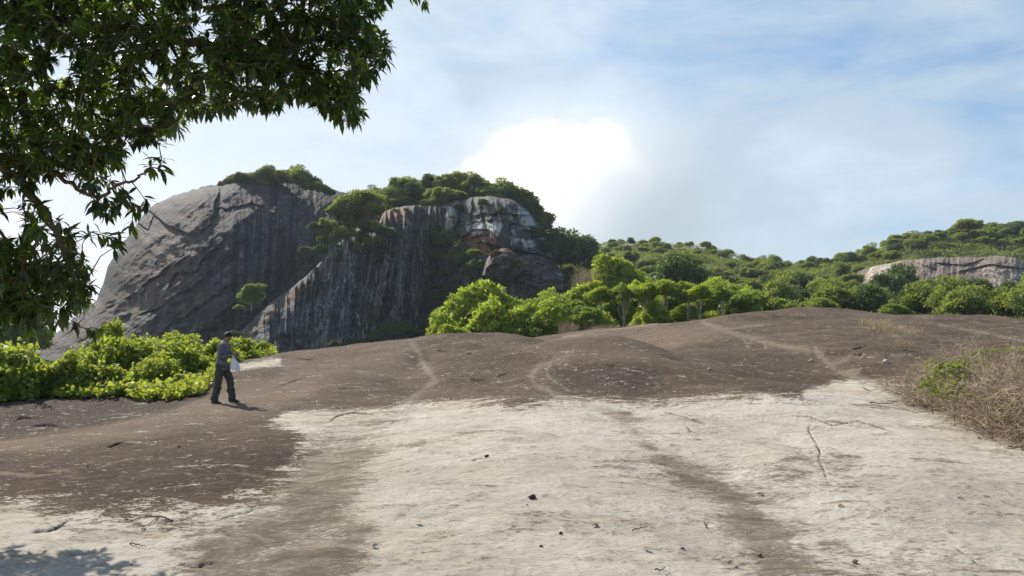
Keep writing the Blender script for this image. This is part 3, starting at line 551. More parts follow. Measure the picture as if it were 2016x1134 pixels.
M_far2 = leaf_mat('olive_foliage', (.080, .098, .030), (.20, .215, .065), (.34, .38, .08), .34, .6, .2, .3)
M_dk = leaf_mat('dark_foliage', (.026, .048, .015), (.095, .140, .034), (.18, .27, .04), .28, .5, .3, .3)
M_yel = leaf_mat('lime_foliage', (.12, .18, .022), (.30, .37, .045), (.55, .66, .06), .38, .5, .25, .3)
M_mid = leaf_mat('fresh_foliage', (.075, .125, .022), (.20, .27, .045), (.38, .50, .05), .34, .5, .25, .35)
M_vine = leaf_mat('vine_foliage', (.075, .110, .020), (.235, .285, .045), (.45, .53, .06), .46, .50, .22, .25)
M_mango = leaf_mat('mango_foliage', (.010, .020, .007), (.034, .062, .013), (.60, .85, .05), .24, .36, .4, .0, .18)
PROTO = {}
def tree_proto(key, name, rx, rz, h, lobes, n, size, fm, tm, r0, seed, parts=True, **kw):
    V, Fc, tone, c, R = crown(rx, rz, lobes, n, size, seed, **kw); V[:, 2] += h
    me = mesh('crown', V, Fc, fm, smooth=False, attrs={'tone': tone}, link=False).data
    c = c.copy(); c[:, 2] += h; sel = c[np.argsort(-c[:, 2])[:max(4, min(14, lobes//2))]]
    tv, tf = limbs(sel, (0, 0, h-.2*rz), h, r0, seed)
    tm_ = mesh('trunk', tv, tf, tm, link=False).data
    PROTO[key] = (name, me, tm_, rz+h)
def put(key, loc, s=1.0, rz=None, label=None, cat='tree', group=None, squash=1.0, name=None):
    nm, cm, tm_, H = PROTO[key]; e = empty(name or nm, loc); e.rotation_euler = (0, 0, random.uniform(0, 6.28) if rz is None else rz); e.scale = (s, s, s*squash)
    for pn, d in (('crown', cm), ('trunk', tm_)):
        o = bpy.data.objects.new(pn, d); C.objects.link(o); o.parent = e
    return tag(e, label, cat, group)
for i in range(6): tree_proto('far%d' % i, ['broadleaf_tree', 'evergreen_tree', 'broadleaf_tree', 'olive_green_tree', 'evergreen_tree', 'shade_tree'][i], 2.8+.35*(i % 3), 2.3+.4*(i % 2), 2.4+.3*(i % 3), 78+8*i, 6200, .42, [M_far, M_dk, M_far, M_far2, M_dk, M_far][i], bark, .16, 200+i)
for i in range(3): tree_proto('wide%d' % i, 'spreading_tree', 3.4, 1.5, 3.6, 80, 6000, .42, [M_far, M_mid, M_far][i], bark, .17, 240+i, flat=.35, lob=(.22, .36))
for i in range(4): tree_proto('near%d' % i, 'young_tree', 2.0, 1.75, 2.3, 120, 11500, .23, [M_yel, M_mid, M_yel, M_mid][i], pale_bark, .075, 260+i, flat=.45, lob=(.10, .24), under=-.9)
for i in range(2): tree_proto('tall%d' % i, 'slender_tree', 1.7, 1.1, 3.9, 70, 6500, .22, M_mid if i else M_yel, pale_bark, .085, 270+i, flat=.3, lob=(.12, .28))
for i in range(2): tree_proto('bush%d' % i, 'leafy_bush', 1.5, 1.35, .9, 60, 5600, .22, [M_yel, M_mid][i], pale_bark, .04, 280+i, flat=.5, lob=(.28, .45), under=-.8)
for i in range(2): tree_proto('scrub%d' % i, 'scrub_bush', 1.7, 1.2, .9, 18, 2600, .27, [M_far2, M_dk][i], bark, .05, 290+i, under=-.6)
M_dry = leaf_mat('dry_scrub', (.16, .10, .035), (.36, .24, .09), (.35, .24, .08), .25, .7, .1, .2)
tree_proto('dry0', 'dry_shrub', 1.7, 1.0, .6, 22, 2200, .30, M_dry, bark, .04, 298, under=-.6)
tree_proto('bare', 'bare_tree', 1.6, 1.7, 2.0, 46, 900, .16, M_far2, pale_bark, .07, 300)
# --- leading edge of the wood, just behind the crest of the slab
def wood(key, u, vb, Y, s, label, group=None, sq=1.0, **kw):
    x, y, z = at(u, vb, Y); return put(key, (float(x), float(y), float(hill_z(x, y)) if vb is None else float(z)), s, None, label, group=group, squash=sq, **kw)
PX = 1/F
def wood_top(key, u, vtop, Y, s, label, group=None, **kw):      # stand a tree on the ground so that it reaches a given height
    x, y, z = at(u, vtop, Y); g = float(hill_z(x, y)); H = PROTO[key][3]; sq = max(.45, (float(z)-g)/(H*s)); lim = 1.3 if key[:4] == 'tall' else 1.05; k_s = min(1.5, max(1, sq/lim)); s *= k_s; sq = min(1.5, sq/k_s)
    return put(key, (float(x), float(y), g-.1), s, None, label, group=group, squash=sq, **kw)
EDGE = [('near0', 925, 548, 84, 1.45, 'rounded lime green tree standing highest in front of the dark gully of the cliff'),
        ('near2', 968, 572, 83, 1.15, 'lime green tree close right of the tallest tree below the cliff gully'),
        ('near0', 905, 600, 82, 1.05, 'lime green tree in front of the tallest tree below the cliff gully'),
        ('bush0', 835, 632, 76, .85, 'low lime bush at the left end of the wood with cliff behind it'),
        ('near2', 872, 612, 79, .85, 'small lime tree stepping down towards the left end of the wood'),
        ('bush0', 780, 658, 66, .5, 'smallest lime bush peeping over the slab crest left of the wood'),
        ('near2', 960, 590, 78, 1.0, 'bushy lime tree directly behind the middle hump of the slab'),
        ('near0', 1010, 592, 77, 1.05, 'broad yellow green tree left of centre at the edge of the wood'),
        ('near3', 1050, 600, 76, .9, 'mid green tree where the wood meets the slab crest hollow'),
        ('near2', 1085, 590, 76, .9, 'yellow green tree left of the dry grass clump at the slab edge'),
        ('near1', 1035, 570, 88, 1.1, 'fresh green tree in the second row below the brown boulder'),
        ('near1', 1115, 572, 82, 1.0, 'green tree behind the dry grass clump'),
        ('near0', 1140, 548, 90, 1.1, 'yellow topped tree among the bare tan stems'),
        ('tall0', 1180, 560, 80, .95, 'slender leaning tree first left of the row of pale trunks'),
        ('near3', 1160, 590, 77, .8, 'small mid green tree above the dry grass at the slab edge'),
        ('tall1', 1225, 556, 79, 1.0, 'slender tree with leaning pale trunk in the middle of the edge row'),
        ('near3', 1205, 572, 86, 1.1, 'full green tree behind the leaning pale trunks'),
        ('tall0', 1270, 552, 79, 1.05, 'pale trunked tree right of the leaning stems'),
        ('near1', 1255, 560, 88, 1.1, 'leafy tree behind the row of pale trunks'),
        ('tall0', 1310, 545, 80, 1.1, 'tall flat topped tree in the centre right of the edge row'),
        ('near0', 1330, 548, 88, 1.1, 'lime tree behind the flat topped tree'),
        ('tall1', 1355, 552, 79, 1.05, 'flat topped tree left of the straight white trunk'),
        ('tall0', 1375, 556, 78, 1.0, 'tree on the single straight white trunk at the slab edge'),
        ('near2', 1405, 550, 86, 1.1, 'lime crown right of the straight white trunk'),
        ('tall1', 1420, 560, 79, .95, 'forked pale trunk tree near the right end of the edge row'),
        ('near1', 1450, 556, 83, 1.0, 'lime tipped tree beside the dark hollow of the wood'),
        ('far1', 1475, 580, 92, .75, 'dark rounded tree closing the right end of the edge row')]
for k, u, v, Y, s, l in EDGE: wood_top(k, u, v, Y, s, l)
rf = np.random.default_rng(31)
for i in range(58):
    u = rf.uniform(860, 1480) if i % 2 == 0 else rf.uniform(860, 1170); vt_ = np.interp(u, [860, 930, 1000, 1100, 1300, 1480], [640, 610, 618, 612, 600, 600])+rf.uniform(-10, 12)
    wood_top('bush%d' % (i % 2) if i % 3 else 'near%d' % (i % 4), u, vt_, rf.uniform(77, 90), rf.uniform(.55, .95), 'leafy bush filling the wood edge between the larger trees', 'bushes filling the wood edge')
# --- second rank and wooded hillside
def in_poly(u, v, poly): return float(poly_sd(np.array([float(u)]), np.array([float(v)]), poly)[0]) > 0
nfar = 0
def hillside(n, u0, u1, Y0, Y1, keys, s0, s1, label, group, seed, avoid=None, mind=2.7, topv=None):
    r = np.random.default_rng(seed); P = []; tries = 0
    while len(P) < n and tries < 6000:
        tries += 1; u = r.uniform(u0, u1); Y = math.sqrt(r.uniform(Y0**2, Y1**2)); x = (u-CX)/F*Y
        if any((x-a)**2+(Y-b)**2 < (mind*Y/200+.8)**2 for a, b in P): continue
        z = float(hill_z(x, Y)); pu, pv = proj(x, Y, z)
        if avoid and avoid(pu, pv, Y): continue
        P.append((x, Y)); put(keys[r.integers(len(keys))], (x, Y, z-.3), r.uniform(s0, s1), r.uniform(0, 6.28), label, group=group, squash=r.uniform(.75, 1.15))
rockz = lambda u, v, Y: 1690 < u < 2070 and Y > 150
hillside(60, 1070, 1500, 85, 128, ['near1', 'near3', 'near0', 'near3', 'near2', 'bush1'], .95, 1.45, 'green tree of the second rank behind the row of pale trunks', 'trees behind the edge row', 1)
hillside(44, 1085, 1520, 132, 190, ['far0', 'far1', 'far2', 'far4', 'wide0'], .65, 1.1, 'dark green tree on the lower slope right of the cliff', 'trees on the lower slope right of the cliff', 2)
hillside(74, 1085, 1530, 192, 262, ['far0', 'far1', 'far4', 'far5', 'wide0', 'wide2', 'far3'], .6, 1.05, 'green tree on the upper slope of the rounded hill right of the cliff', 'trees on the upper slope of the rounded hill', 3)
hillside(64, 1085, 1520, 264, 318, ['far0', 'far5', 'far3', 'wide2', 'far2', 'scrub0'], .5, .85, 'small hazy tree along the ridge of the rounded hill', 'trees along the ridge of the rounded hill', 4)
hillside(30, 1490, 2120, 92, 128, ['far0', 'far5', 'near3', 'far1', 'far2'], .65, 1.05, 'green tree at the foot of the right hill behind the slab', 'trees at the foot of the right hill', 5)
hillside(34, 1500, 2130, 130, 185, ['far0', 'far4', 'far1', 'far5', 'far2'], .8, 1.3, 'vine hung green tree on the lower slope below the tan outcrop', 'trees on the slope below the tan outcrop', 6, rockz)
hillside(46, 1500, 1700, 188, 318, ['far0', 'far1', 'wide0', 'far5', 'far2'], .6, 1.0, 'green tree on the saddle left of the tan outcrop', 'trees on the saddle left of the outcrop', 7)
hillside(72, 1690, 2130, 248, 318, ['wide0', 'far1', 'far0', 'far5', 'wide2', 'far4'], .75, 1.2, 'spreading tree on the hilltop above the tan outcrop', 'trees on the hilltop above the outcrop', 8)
def hero(key, u, vtop, Y, s, label, **kw): return wood_top(key, u, vtop, Y, s, label, **kw)
hero('far1', 1340, 497, 150, 1.5, 'large dark vine covered tree like a mound on the middle of the hill')
hero('far1', 1105, 450, 215, 1.7, 'tall dark tree beside the right foot of the cliff'); hero('far4', 1140, 458, 218, 1.5, 'dark tree right of the tall tree at the cliff foot')
hero('near0', 1212, 498, 120, 1.6, 'pale lime feathery tree above the wood in the centre'); hero('near2', 1188, 525, 118, 1.2, 'low lime shrubby tree left of the pale feathery tree')
hero('wide0', 1905, 430, 262, 1.5, 'tallest spreading tree on the right skyline'); hero('wide2', 1850, 458, 262, 1.1, 'small spreading tree left of the tallest on the right skyline')
hero('far4', 1885, 548, 150, 1.0, 'vine smothered tree column left of the tan rock foot'); hero('far1', 1925, 548, 145, 1.0, 'dark vine smothered tree in front of the tan rock foot'); hero('far1', 1778, 520, 178, 1.05, 'vine hung tree standing before the left part of the outcrop'); hero('far0', 1822, 545, 170, .9, 'rounded tree before the middle of the outcrop'); hero('far4', 1745, 535, 176, 1.0, 'leafy tree covering the lower left corner of the outcrop')
for u, v, Y, s, k in ((1700, 560, 192, .8, 'far0'), (1725, 568, 190, .7, 'far4'), (1795, 560, 190, .7, 'far5'), (1850, 566, 190, .65, 'far0'), (1905, 560, 190, .6, 'far4'), (1960, 572, 190, .55, 'far0'), (1985, 568, 192, .9, 'far1'), (2010, 555, 192, .9, 'far4'), (2035, 545, 192, 1.0, 'far0'), (2060, 540, 192, 1.0, 'far5')): hero(k, u, v, Y, s, 'tree growing against the foot of the tan outcrop', group='trees at the foot of the tan outcrop')
hero('far4', 1205, 470, 306, .55, 'small round tree alone on the hill skyline'); hero('far1', 1242, 467, 306, .65, 'dark umbrella shaped tree on the hill skyline')
# --- trees on the summit, dome top and cliff
def perch(key, u, v, Y, s, label, group=None, sq=1.0, **kw):
    x, y, z = at(u, v, Y); return put(key, (float(x), float(y), float(z)-.5*s), s, None, label, group=group, squash=sq, **kw)
rr = np.random.default_rng(12)
for i, (u, v, s, k) in enumerate([(436, 362, .42, 'far3'), (446, 360, .6, 'far3'), (460, 358, .7, 'far3'), (474, 356, .85, 'far4'), (486, 356, .9, 'far0'), (500, 355, 1.0, 'near0'), (512, 355, 1.0, 'far3'), (524, 355, 1.15, 'far3'), (538, 356, 1.15, 'far0'), (552, 356, 1.1, 'far0'), (566, 358, 1.2, 'far0'), (578, 359, 1.0, 'far5'), (590, 361, 1.1, 'far5'), (602, 364, 1.0, 'far0'), (614, 368, 1.0, 'far4'), (626, 371, .8, 'far0'), (638, 375, .75, 'far0'), (495, 357, 1.0, 'near2'), (516, 357, .9, 'near0'), (650, 380, .55, 'far4'), (545, 360, .8, 'far5'), (610, 370, .8, 'far0')]):
    perch(k, u, v+9, 222+(i % 3)*2, s*1.05, 'green tree in the clump crowning the granite dome' if 'near' not in k else 'yellow green bush in the clump crowning the granite dome', 'clump of trees crowning the dome')
stu, stv = [p[0] for p in STp], [p[1] for p in STp]
for i in range(110):
    u = rr.uniform(690, 1072); vt = np.interp(u, stu, stv); dv = rr.uniform(0, 1)**1.2*min(52, 430-vt if u < 760 else 400-vt+8) ; v = vt+max(dv, 1)
    Y = 212-22*(v-vt)/60+1; k = ['far0', 'far5', 'far4', 'far5', 'wide0', 'far0', 'far3'][rr.integers(7)]
    perch(k, u, v+3, Y, rr.uniform(.75, 1.25), 'green tree on the wooded summit above the fluted cliff', 'trees on the summit above the cliff', rr.uniform(.75, 1.05))
for u, v, s, k, l in ((845, 372, .9, 'far1', 'dark round topped tree highest on the cliff summit'), (880, 372, 1.1, 'far0', 'big bright tree in the middle of the summit skyline'), (930, 368, .8, 'far3', 'yellowish tree on the summit skyline'), (778, 386, 1.15, 'bare', 'bare pale twiggy tree on the summit skyline'), (752, 388, .9, 'bare', 'smaller bare twiggy tree left of the larger one'), (800, 384, .9, 'bare', 'thin bare tree right of the larger bare tree'), (984, 385, .6, 'far4', 'small palm like tree on the summit shoulder'),
                      (1050, 440, .6, 'far1', 'dark tree on the steep right shoulder of the cliff'), (1062, 452, .5, 'far4', 'small dark tree low on the right shoulder of the cliff'), (1040, 425, .6, 'far4', 'dark tree at the top of the right shoulder')): perch(k, u, v+2, 206, s, l)
DC = lambda u, v: float(D_cliff(np.array([float(u)]), np.array([float(v)]), np.array([float(np.interp(u, [p[0] for p in CT], [p[1] for p in CT]))]), np.array([715.]))[0])
for u, v, s, k, l in ((716, 410, 1.0, 'far0', 'bright tree at the head of the gully between dome and cliff'), (690, 430, .95, 'far5', 'tree in the gully between dome and cliff'), (735, 425, .8, 'far0', 'tree leaning over the cliff top left of the brown patch'), (700, 455, .9, 'far1', 'shaded tree low in the gully head'), (665, 440, .7, 'wide1', 'light green tree on the dome side of the gully'), (648, 462, .65, 'far3', 'yellow leaved tree lowest in the gully'), (672, 470, .7, 'far0', 'green tree above the cliff notch'), (640, 478, .45, 'far3', 'tiny yellow green bush at the tip of the gully trees'), (730, 462, .7, 'far4', 'dark tree hanging over the cliff flutes'), (750, 490, .5, 'far4', 'dark bush clinging under the cliff edge'), (620, 455, .5, 'far4', 'shaded bush on the dome wall'), (715, 480, .6, 'far1', 'dark bush on the cliff edge above the pale stripes'), (600, 500, .45, 'far4', 'dark shrub in the gully shade'), (630, 500, .5, 'far4', 'dark shrub below the yellow leaved tree')): perch(k, u, v+6, min(DC(max(u, 560), max(v, 480))-2, 182), s*1.35, l)
perch('near3', 495, 604, 155, 1.35, 'lone bright green tree growing from the joint between dome and cliff', sq=1.15); perch('wide0', 470, 618, 158, .4, 'small shaded tree below the lone bright tree at the dome foot'); perch('scrub1', 462, 660, 157, .7, 'dark scrub in the joint behind the standing man', cat='shrub')
for u, v, s, k, l in ((800, 412, .6, 'scrub0', 'yellowish scrub on the brow of the fluted cliff'), (778, 412, .5, 'scrub0', 'small yellow scrub at the left of the cliff brow'), (820, 406, .5, 'scrub0', 'yellow grass scrub right of the cliff brow tree'), (765, 408, .45, 'scrub0', 'low dry scrub on the brown cliff shoulder'), (935, 512, .7, 'wide1', 'bright bush left of the brown boulder'), (915, 520, .6, 'far4', 'dark bush in the shade left of the boulder'), (885, 490, .8, 'far4', 'dark tree high in the shaded gully of the cliff'), (900, 530, .8, 'far1', 'dark tree in the shaded gully of the cliff'), (870, 520, .7, 'far4', 'dark bush on the left wall of the shaded gully'), (925, 550, .9, 'far1', 'dark tree below the bright bush'), (870, 600, .8, 'far4', 'dark bush at the bottom of the shaded gully'), (765, 655, .8, 'far4', 'dark tree at the cliff foot'), (740, 672, .7, 'far1', 'dark bush left of the tree at the cliff foot'), (700, 685, .6, 'far4', 'dark bush at the base of the flutes'), (660, 690, .6, 'far4', 'low dark bush at the left of the cliff base')):
    s = s*1.5 if u > 830 and v < 620 and 'bright' not in l and 'scrub' not in l else s
    perch(k, u, v+4, DC(u, v)-3.0, s, l, cat='shrub' if 'bush' in l or 'scrub' in l else 'tree')
for i, (u, v, s) in enumerate(((655, 415, .9), (680, 405, 1.0), (700, 400, 1.0), (640, 440, .8), (658, 470, .8), (690, 462, .9), (712, 440, 1.0), (735, 410, .9), (740, 445, .8), (668, 490, .6), (705, 485, .7), (690, 440, 1.0), (725, 475, .8), (650, 500, .5), (745, 470, .7), (630, 470, .6))):
    perch(['near3', 'near1', 'far3', 'near0'][i % 4], u, v+10, 179, s*(.95 if i % 4 != 2 else .6), 'green tree crowding the gully between dome and cliff', 'trees in the gully between dome and cliff')
for i, (u, v) in enumerate(((855, 470), (870, 490), (845, 510), (880, 545), (850, 560), (895, 575), (865, 630), (840, 640), (905, 500), (940, 535), (820, 650), (800, 660), (780, 665), (725, 500), (745, 515), (760, 470), (890, 425), (905, 415), (950, 405), (985, 410), (1075, 500), (1085, 495), (1070, 480), (1060, 470))):
    perch(['far4', 'scrub1', 'far1'][i % 3], u, v+4, DC(u, v)-2.0, .8 if v > 440 else .5, 'dark shrub clinging to the cliff face', 'shrubs clinging to the cliff', cat='shrub')
for u, v in ((968, 497), (980, 493), (992, 494), (1004, 500), (1014, 510), (1022, 520)):
    perch('dry0', u, v+2, 158, .8, 'dry orange scrub on top of the brown boulder', 'scrub on the boulder', .5, cat='shrub')
# --- low cover under the trees so that no bare soil shows
def cover(name, U0, U1, Y0, Y1, n, size, m, seed, h=1.0, skip=None):
    r = np.random.default_rng(seed); u = r.uniform(U0, U1, n); Y = np.sqrt(r.uniform(Y0**2, Y1**2, n)); x = (u-CX)/F*Y; z = hill_z(x, Y)
    b = np.clip(fbm(x/5, Y/5, 4, seed)+.5, 0, 1)*h
    P = np.stack([x, Y, z+b*r.uniform(.6, 1, n)+.1], -1)
    V, Fc = leafy(P, np.tile([0, 0, 1.], (n, 1)), size, LEAF_Q, r, .9)
    return tag(mesh(name, V, Fc, m, smooth=False, attrs={'tone': np.repeat(np.clip(.4+.5*fbm(x/7, Y/7, 3, 5)+r.normal(0, .12, n), 0, 1), 4)}), kind='stuff')
cover('hill_undergrowth', 1000, 2200, 120, 325, 240000, .48, M_far, 400, 2.4)
cover('wood_undergrowth', 1060, 2200, 80, 122, 110000, .24, M_far, 401, 1.2)
# dome-side trees seen below the big tree at far left
for i, (u, v) in enumerate(((-40, 640), (20, 640), (62, 652), (-100, 620), (40, 655), (-10, 650))):
    x, y, z = at(u, v, 100+i*2); put('near%d' % (i % 4), (float(x), float(y), float(z)-4.0), 1.5, None, 'tree in the gap left of the dome foot behind the vines', group='trees left of the dome foot')
# dry grass along the slab edge and tufts on the slab
grass_m = tone_mat('dry_grass', (.30, .22, .12), (.55, .46, .30)); orange_m = tone_mat('reed_grass', (.30, .17, .09), (.48, .34, .20))
def tuft(loc, r_, h, n, label, m=grass_m, seed=0, name='grass_tuft', lean=.35):
    r = np.random.default_rng(seed); a = r.uniform(0, 6.28, n); q = r.uniform(0, 1, n)**.7*r_; B = np.stack([np.cos(a)*q, np.sin(a)*q, 0*a-.02], -1)
    d = norm(np.stack([r.normal(0, lean, n), r.normal(0, lean, n), np.ones(n)], -1)); L = h*r.uniform(.4, 1, n)
    M1 = B+d*(L*.55)[:, None]; T = M1+norm(d+np.stack([r.normal(0, .5, n), r.normal(0, .5, n), -.1*np.ones(n)], -1))*(L*.45)[:, None]
    wd = .0022*loc[1]/12; V1, F1 = tubes(B, M1, wd, wd*.8, 3); V2, F2 = tubes(M1, T, wd*.8, wd*.3, 3); V, Fc = join([(V1, F1), (V2, F2)])
    tn = np.repeat(r.uniform(0, 1, n), 6); return tag(mesh(name, V, Fc, m, attrs={'tone': np.concatenate([tn, tn])}, loc=loc), label, 'grass tuft')
for i, (u, v, rr_, h, n, l) in enumerate(((1715, 642, .9, .8, 160, 'pale dry grass tuft on the light scar near the right crest of the slab'), (1735, 650, .8, .9, 170, 'tallest dry grass tuft in the light scar'), (1752, 655, .8, .8, 150, 'dry grass tuft between the two grass scars'), (1775, 658, 1.0, .7, 170, 'right hand dry grass tuft beside the light scar'), (1795, 660, .6, .5, 80, 'low dry grass tuft at the right end of the scar'), (1776, 684, .35, .6, 90, 'single fan shaped dry tuft below the scar'), (1570, 624, .8, .5, 60, 'thin dry grass on the crest above the sandy channel'))):
    p = ground_at(u, v); tuft(p, rr_, h, n, l, seed=500+i)
for i, (u, v, rr_, h, n, l, m) in enumerate(((1120, 655, 1.0, 1.9, 150, 'tan reed clump at the wood edge left of the orange grass', grass_m), (1175, 648, 1.1, 1.1, 160, 'orange brown grass clump in front of the wood', orange_m), (1205, 643, .9, .7, 110, 'low tan grass right of the orange clump', grass_m), (1250, 638, 1.0, .6, 90, 'thin tan grass under the leaning trunks', grass_m), (1370, 634, .9, .9, 90, 'brown dry undergrowth at the white trunk', orange_m), (1145, 560, 1.5, 3.0, 130, 'tall bare tan stems rising among the lime trees', grass_m), (1165, 565, 1.3, 2.8, 110, 'second bundle of bare tan stems among the lime trees', orange_m))):
    Y = 73 if v > 600 else 96; x, y, z = at(u, v, Y); tuft((float(x), float(y), float(z)-.4), rr_, h, n, l, m, seed=520+i, lean=.18)
# ------------------------------------------------------------------ vines and shrubs on the left
def vine_bush(key, rx, rz, n, size, seed, m=M_vine):
    r = np.random.default_rng(seed); lob = 46
    V, Fc, tone, c, R = crown(rx, rz, lob, n, size, seed, shape=LEAF_B, flat=.5, lob=(.12, .30), jit=.6, under=-.3); V[:, 2] += .35*rz
    st = [bend((0, 0, -.3), cc+np.array([0, 0, .35*rz]), 6, .2, r.integers(1e6)) for cc in c[:16]]
    SP, SN = [], []
    for q_ in range(9):                              # loose shoots standing out of the mound
        b_ = c[r.integers(len(c))]+[0, 0, .35*rz]; e_ = b_+np.array([r.normal(0, .22), r.normal(0, .22), r.uniform(.35, .85)]); s_ = bend(b_, e_, 6, .15, r.integers(1e6)); st += [s_, bend((0, 0, -.3), b_, 6, .15, 3)]
        for t_ in np.linspace(.15, 1, 16): i_ = t_*5; k_ = min(int(i_), 4); SP.append(s_[k_]+(s_[k_+1]-s_[k_])*(i_-k_)+r.normal(0, .03, 3)); SN.append(r.normal(0, 1, 3)+[0, 0, .4])
    V2, F2 = leafy(np.array(SP), norm(np.array(SN)), size, LEAF_B, r, .4); V, Fc = join([(V, Fc), (V2, F2)]); tone = np.concatenate([tone, np.repeat(r.uniform(.4, .9, len(SP)), 7)])
    A = np.concatenate([s[:-1] for s in st]); B = np.concatenate([s[1:] for s in st]); tv, tf = tubes(A, B, .012, .010, 5)
    PROTO[key] = ('vine_shrub', mesh('crown', V, Fc, m, smooth=False, attrs={'tone': tone}, link=False).data, mesh('stem', tv, tf, pale_bark, link=False).data, rz*1.3)
for i in range(4): vine_bush('vine%d' % i, 1.5, .95, 4600, .14, 600+i)
def ground_left(u, Y): x = (u-CX)/F*Y; return x, Y, float(slab_z(np.array([x]), np.array([Y]), False)[0])
VB = [(20, 23.8, 1.15, 785), (-60, 23.8, 1.3, 0), (90, 24.0, .85, 0), (160, 24.5, .8, 0), (235, 25, .8, 0), (310, 25.5, .7, 0), (372, 24, .42, 0), (270, 23.8, .45, 0), (335, 23.6, .42, 0), (395, 23.3, .3, 0), (-30, 26, 1.3, 0), (60, 27, .95, 0), (150, 28, .9, 0), (225, 29, 1.15, 0), (300, 30, 1.1, 0), (365, 31, .95, 0), (420, 33, .85, 0), (465, 36, .7, 0), (505, 38, .6, 0), (530, 40, .45, 0), (-120, 27, 1.4, 0), (10, 32, 1.3, 0), (110, 34, 1.2, 0), (200, 35, 1.1, 0), (280, 36, 1.1, 0), (350, 37, 1.2, 0), (405, 28.5, .6, 0), (345, 27.5, .8, 0), (60, 42, 1.1, 0), (-30, 40, 1.2, 0)]
VL = ['lime leafy shrub spilling over the rock at the left edge of the frame', 'lime shrub mostly beyond the left edge', 'lime shrub second from the left along the rock edge', 'lime shrub third from the left along the rock edge', 'lime shrub on the rock edge below the low hanging branches', 'lime shrub with trailing leaves left of the man', 'low creeping vine mound just left of the man', 'low vine fringe over the dark rock lip', 'low vine fringe nearer the man over the dark lip', 'last tongue of creeping vine behind the man\'s heels']
for i, (u, Y, s, _) in enumerate(VB):
    x, y, z = ground_left(u, Y); l = VL[i] if i < len(VL) else None
    nm, cm, tm_, H = PROTO['vine%d' % (i % 4)]; e = empty('vine_shrub', (x, y, z-.05)); e.rotation_euler = (0, 0, random.uniform(0, 6.28)); hz_ = (1.08 if u > 215 else .8) if i >= 10 and i != 26 else (1.15 if i < 4 else 1.0); e.scale = (s, s, s*random.uniform(.8, 1.25)*(.55 if s < .5 else hz_))
    for pn, d in (('crown', cm), ('stem', tm_)):
        o = bpy.data.objects.new(pn, d); C.objects.link(o); o.parent = e
    tag(e, l or 'lime green vine covered shrub in the bank behind the rock edge', 'shrub', None if l else 'vine shrubs in the bank behind the rock edge')
x, y, z = ground_left(226, 30); e = put2 = None
nm, cm, tm_, H = PROTO['vine1']; e = empty('vine_shrub', (x, y, z)); e.scale = (.42, .42, 1.75)
for pn, d in (('crown', cm), ('stem', tm_)):
    o = bpy.data.objects.new(pn, d); C.objects.link(o); o.parent = e
tag(e, 'narrow upright leafy sprout rising highest above the vine bank left of the man', 'shrub')
# creeping vine leaves on the rock lip
r = np.random.default_rng(77); n = 9000; uu = r.uniform(-250, 545, n); lo = np.interp(uu, [-250, 0, 120, 220, 300, 400, 418, 470, 545], [22.3, 22.3, 23.2, 23.4, 22.6, 21.6, 24, 34, 37]); YY = lo+r.exponential(1.6, n)*np.where(uu > 400, .8, 1)+.8*fbm(uu/25, uu*0, 3, 9); xx = (uu-CX)/F*YY; zz = slab_z(xx, YY, False)
V, Fc = leafy(np.stack([xx, YY, zz+.04+r.exponential(.09, n)], -1), np.tile([0, -.3, .8], (n, 1)), .15, LEAF_B, r, .7)
tag(mesh('creeping_vine', V, Fc, M_vine, smooth=False, attrs={'tone': np.repeat(np.clip(r.normal(.6, .2, n), 0, 1), 7)}), kind='stuff')
# ------------------------------------------------------------------ dead brush on the right
twig_m = tone_mat('dead_twigs', (.13, .088, .060), (.58, .47, .35), .9)
def tangle(P, n, L, wd, r, up=.55):                  # curved dead twigs
    k = r.integers(0, len(P), n); B = P[k]+r.normal(0, .14, (n, 3))*[1, 1, .3]; d = norm(r.normal(0, 1, (n, 3))*[1, 1, .6]+[0, 0, up]); le = L*r.uniform(.4, 1.2, n); A_, B_, ra, rb, tn = [], [], [], [], []
    t0 = np.clip(r.beta(1.6, 2.0, n), 0, 1); cur = r.normal(0, .5, (n, 3)); p = B
    for i in range(4):
        q = p+d*(le/4)[:, None]; A_.append(p); B_.append(q); ra.append(wd*(1-.2*i)*np.ones(n)); rb.append(wd*(1-.2*(i+1))*np.ones(n)); tn.append(t0); p = q; d = norm(d+cur*.35+[0, 0, -.16])
    V, Fc = tubes(np.concatenate(A_), np.concatenate(B_), np.concatenate(ra), np.concatenate(rb), 3)
    return V, Fc, np.repeat(np.concatenate(tn), 6)
BP = [(1735, 768), (1790, 750), (1850, 742), (1950, 738), (2200, 740), (2300, 900), (2016, 885), (1950, 862), (1890, 842), (1830, 815), (1790, 790)]
r = np.random.default_rng(88); pts = []
while len(pts) < 420:
    u, v = r.uniform(1730, 2280), r.uniform(738, 900)
    if in_poly(u, v, BP): pts.append(ground_at(u, v, 6, 30))
pts = np.array([tuple(p) for p in pts])
hh = np.clip(sst((pts[:, 0]-(1745-CX)/F*pts[:, 1])/2.0, 0, 1), .10, 1)*(.75+.5*fbm(pts[:, 0]/.9, pts[:, 1]/.9, 2, 3))
V3, F3, tn3 = tangle(np.concatenate([pts, pts+np.stack([0*hh, 0*hh, .3*hh], -1)]), 700, 1.35, .0085, r, .7)
V, Fc, tn = tangle(np.concatenate([pts, pts+np.stack([0*hh, 0*hh, .30*hh], -1), pts+np.stack([0*hh, 0*hh, .62*hh], -1), pts+np.stack([0*hh, 0*hh, 1.05*hh], -1)]), 17000, .62, .0048, r, .3)
V, Fc = join([(V, Fc), (V3, F3)]); tn = np.concatenate([tn, tn3])
tag(mesh('dead_brush', V, Fc, twig_m, attrs={'tone': tn}), kind='stuff')
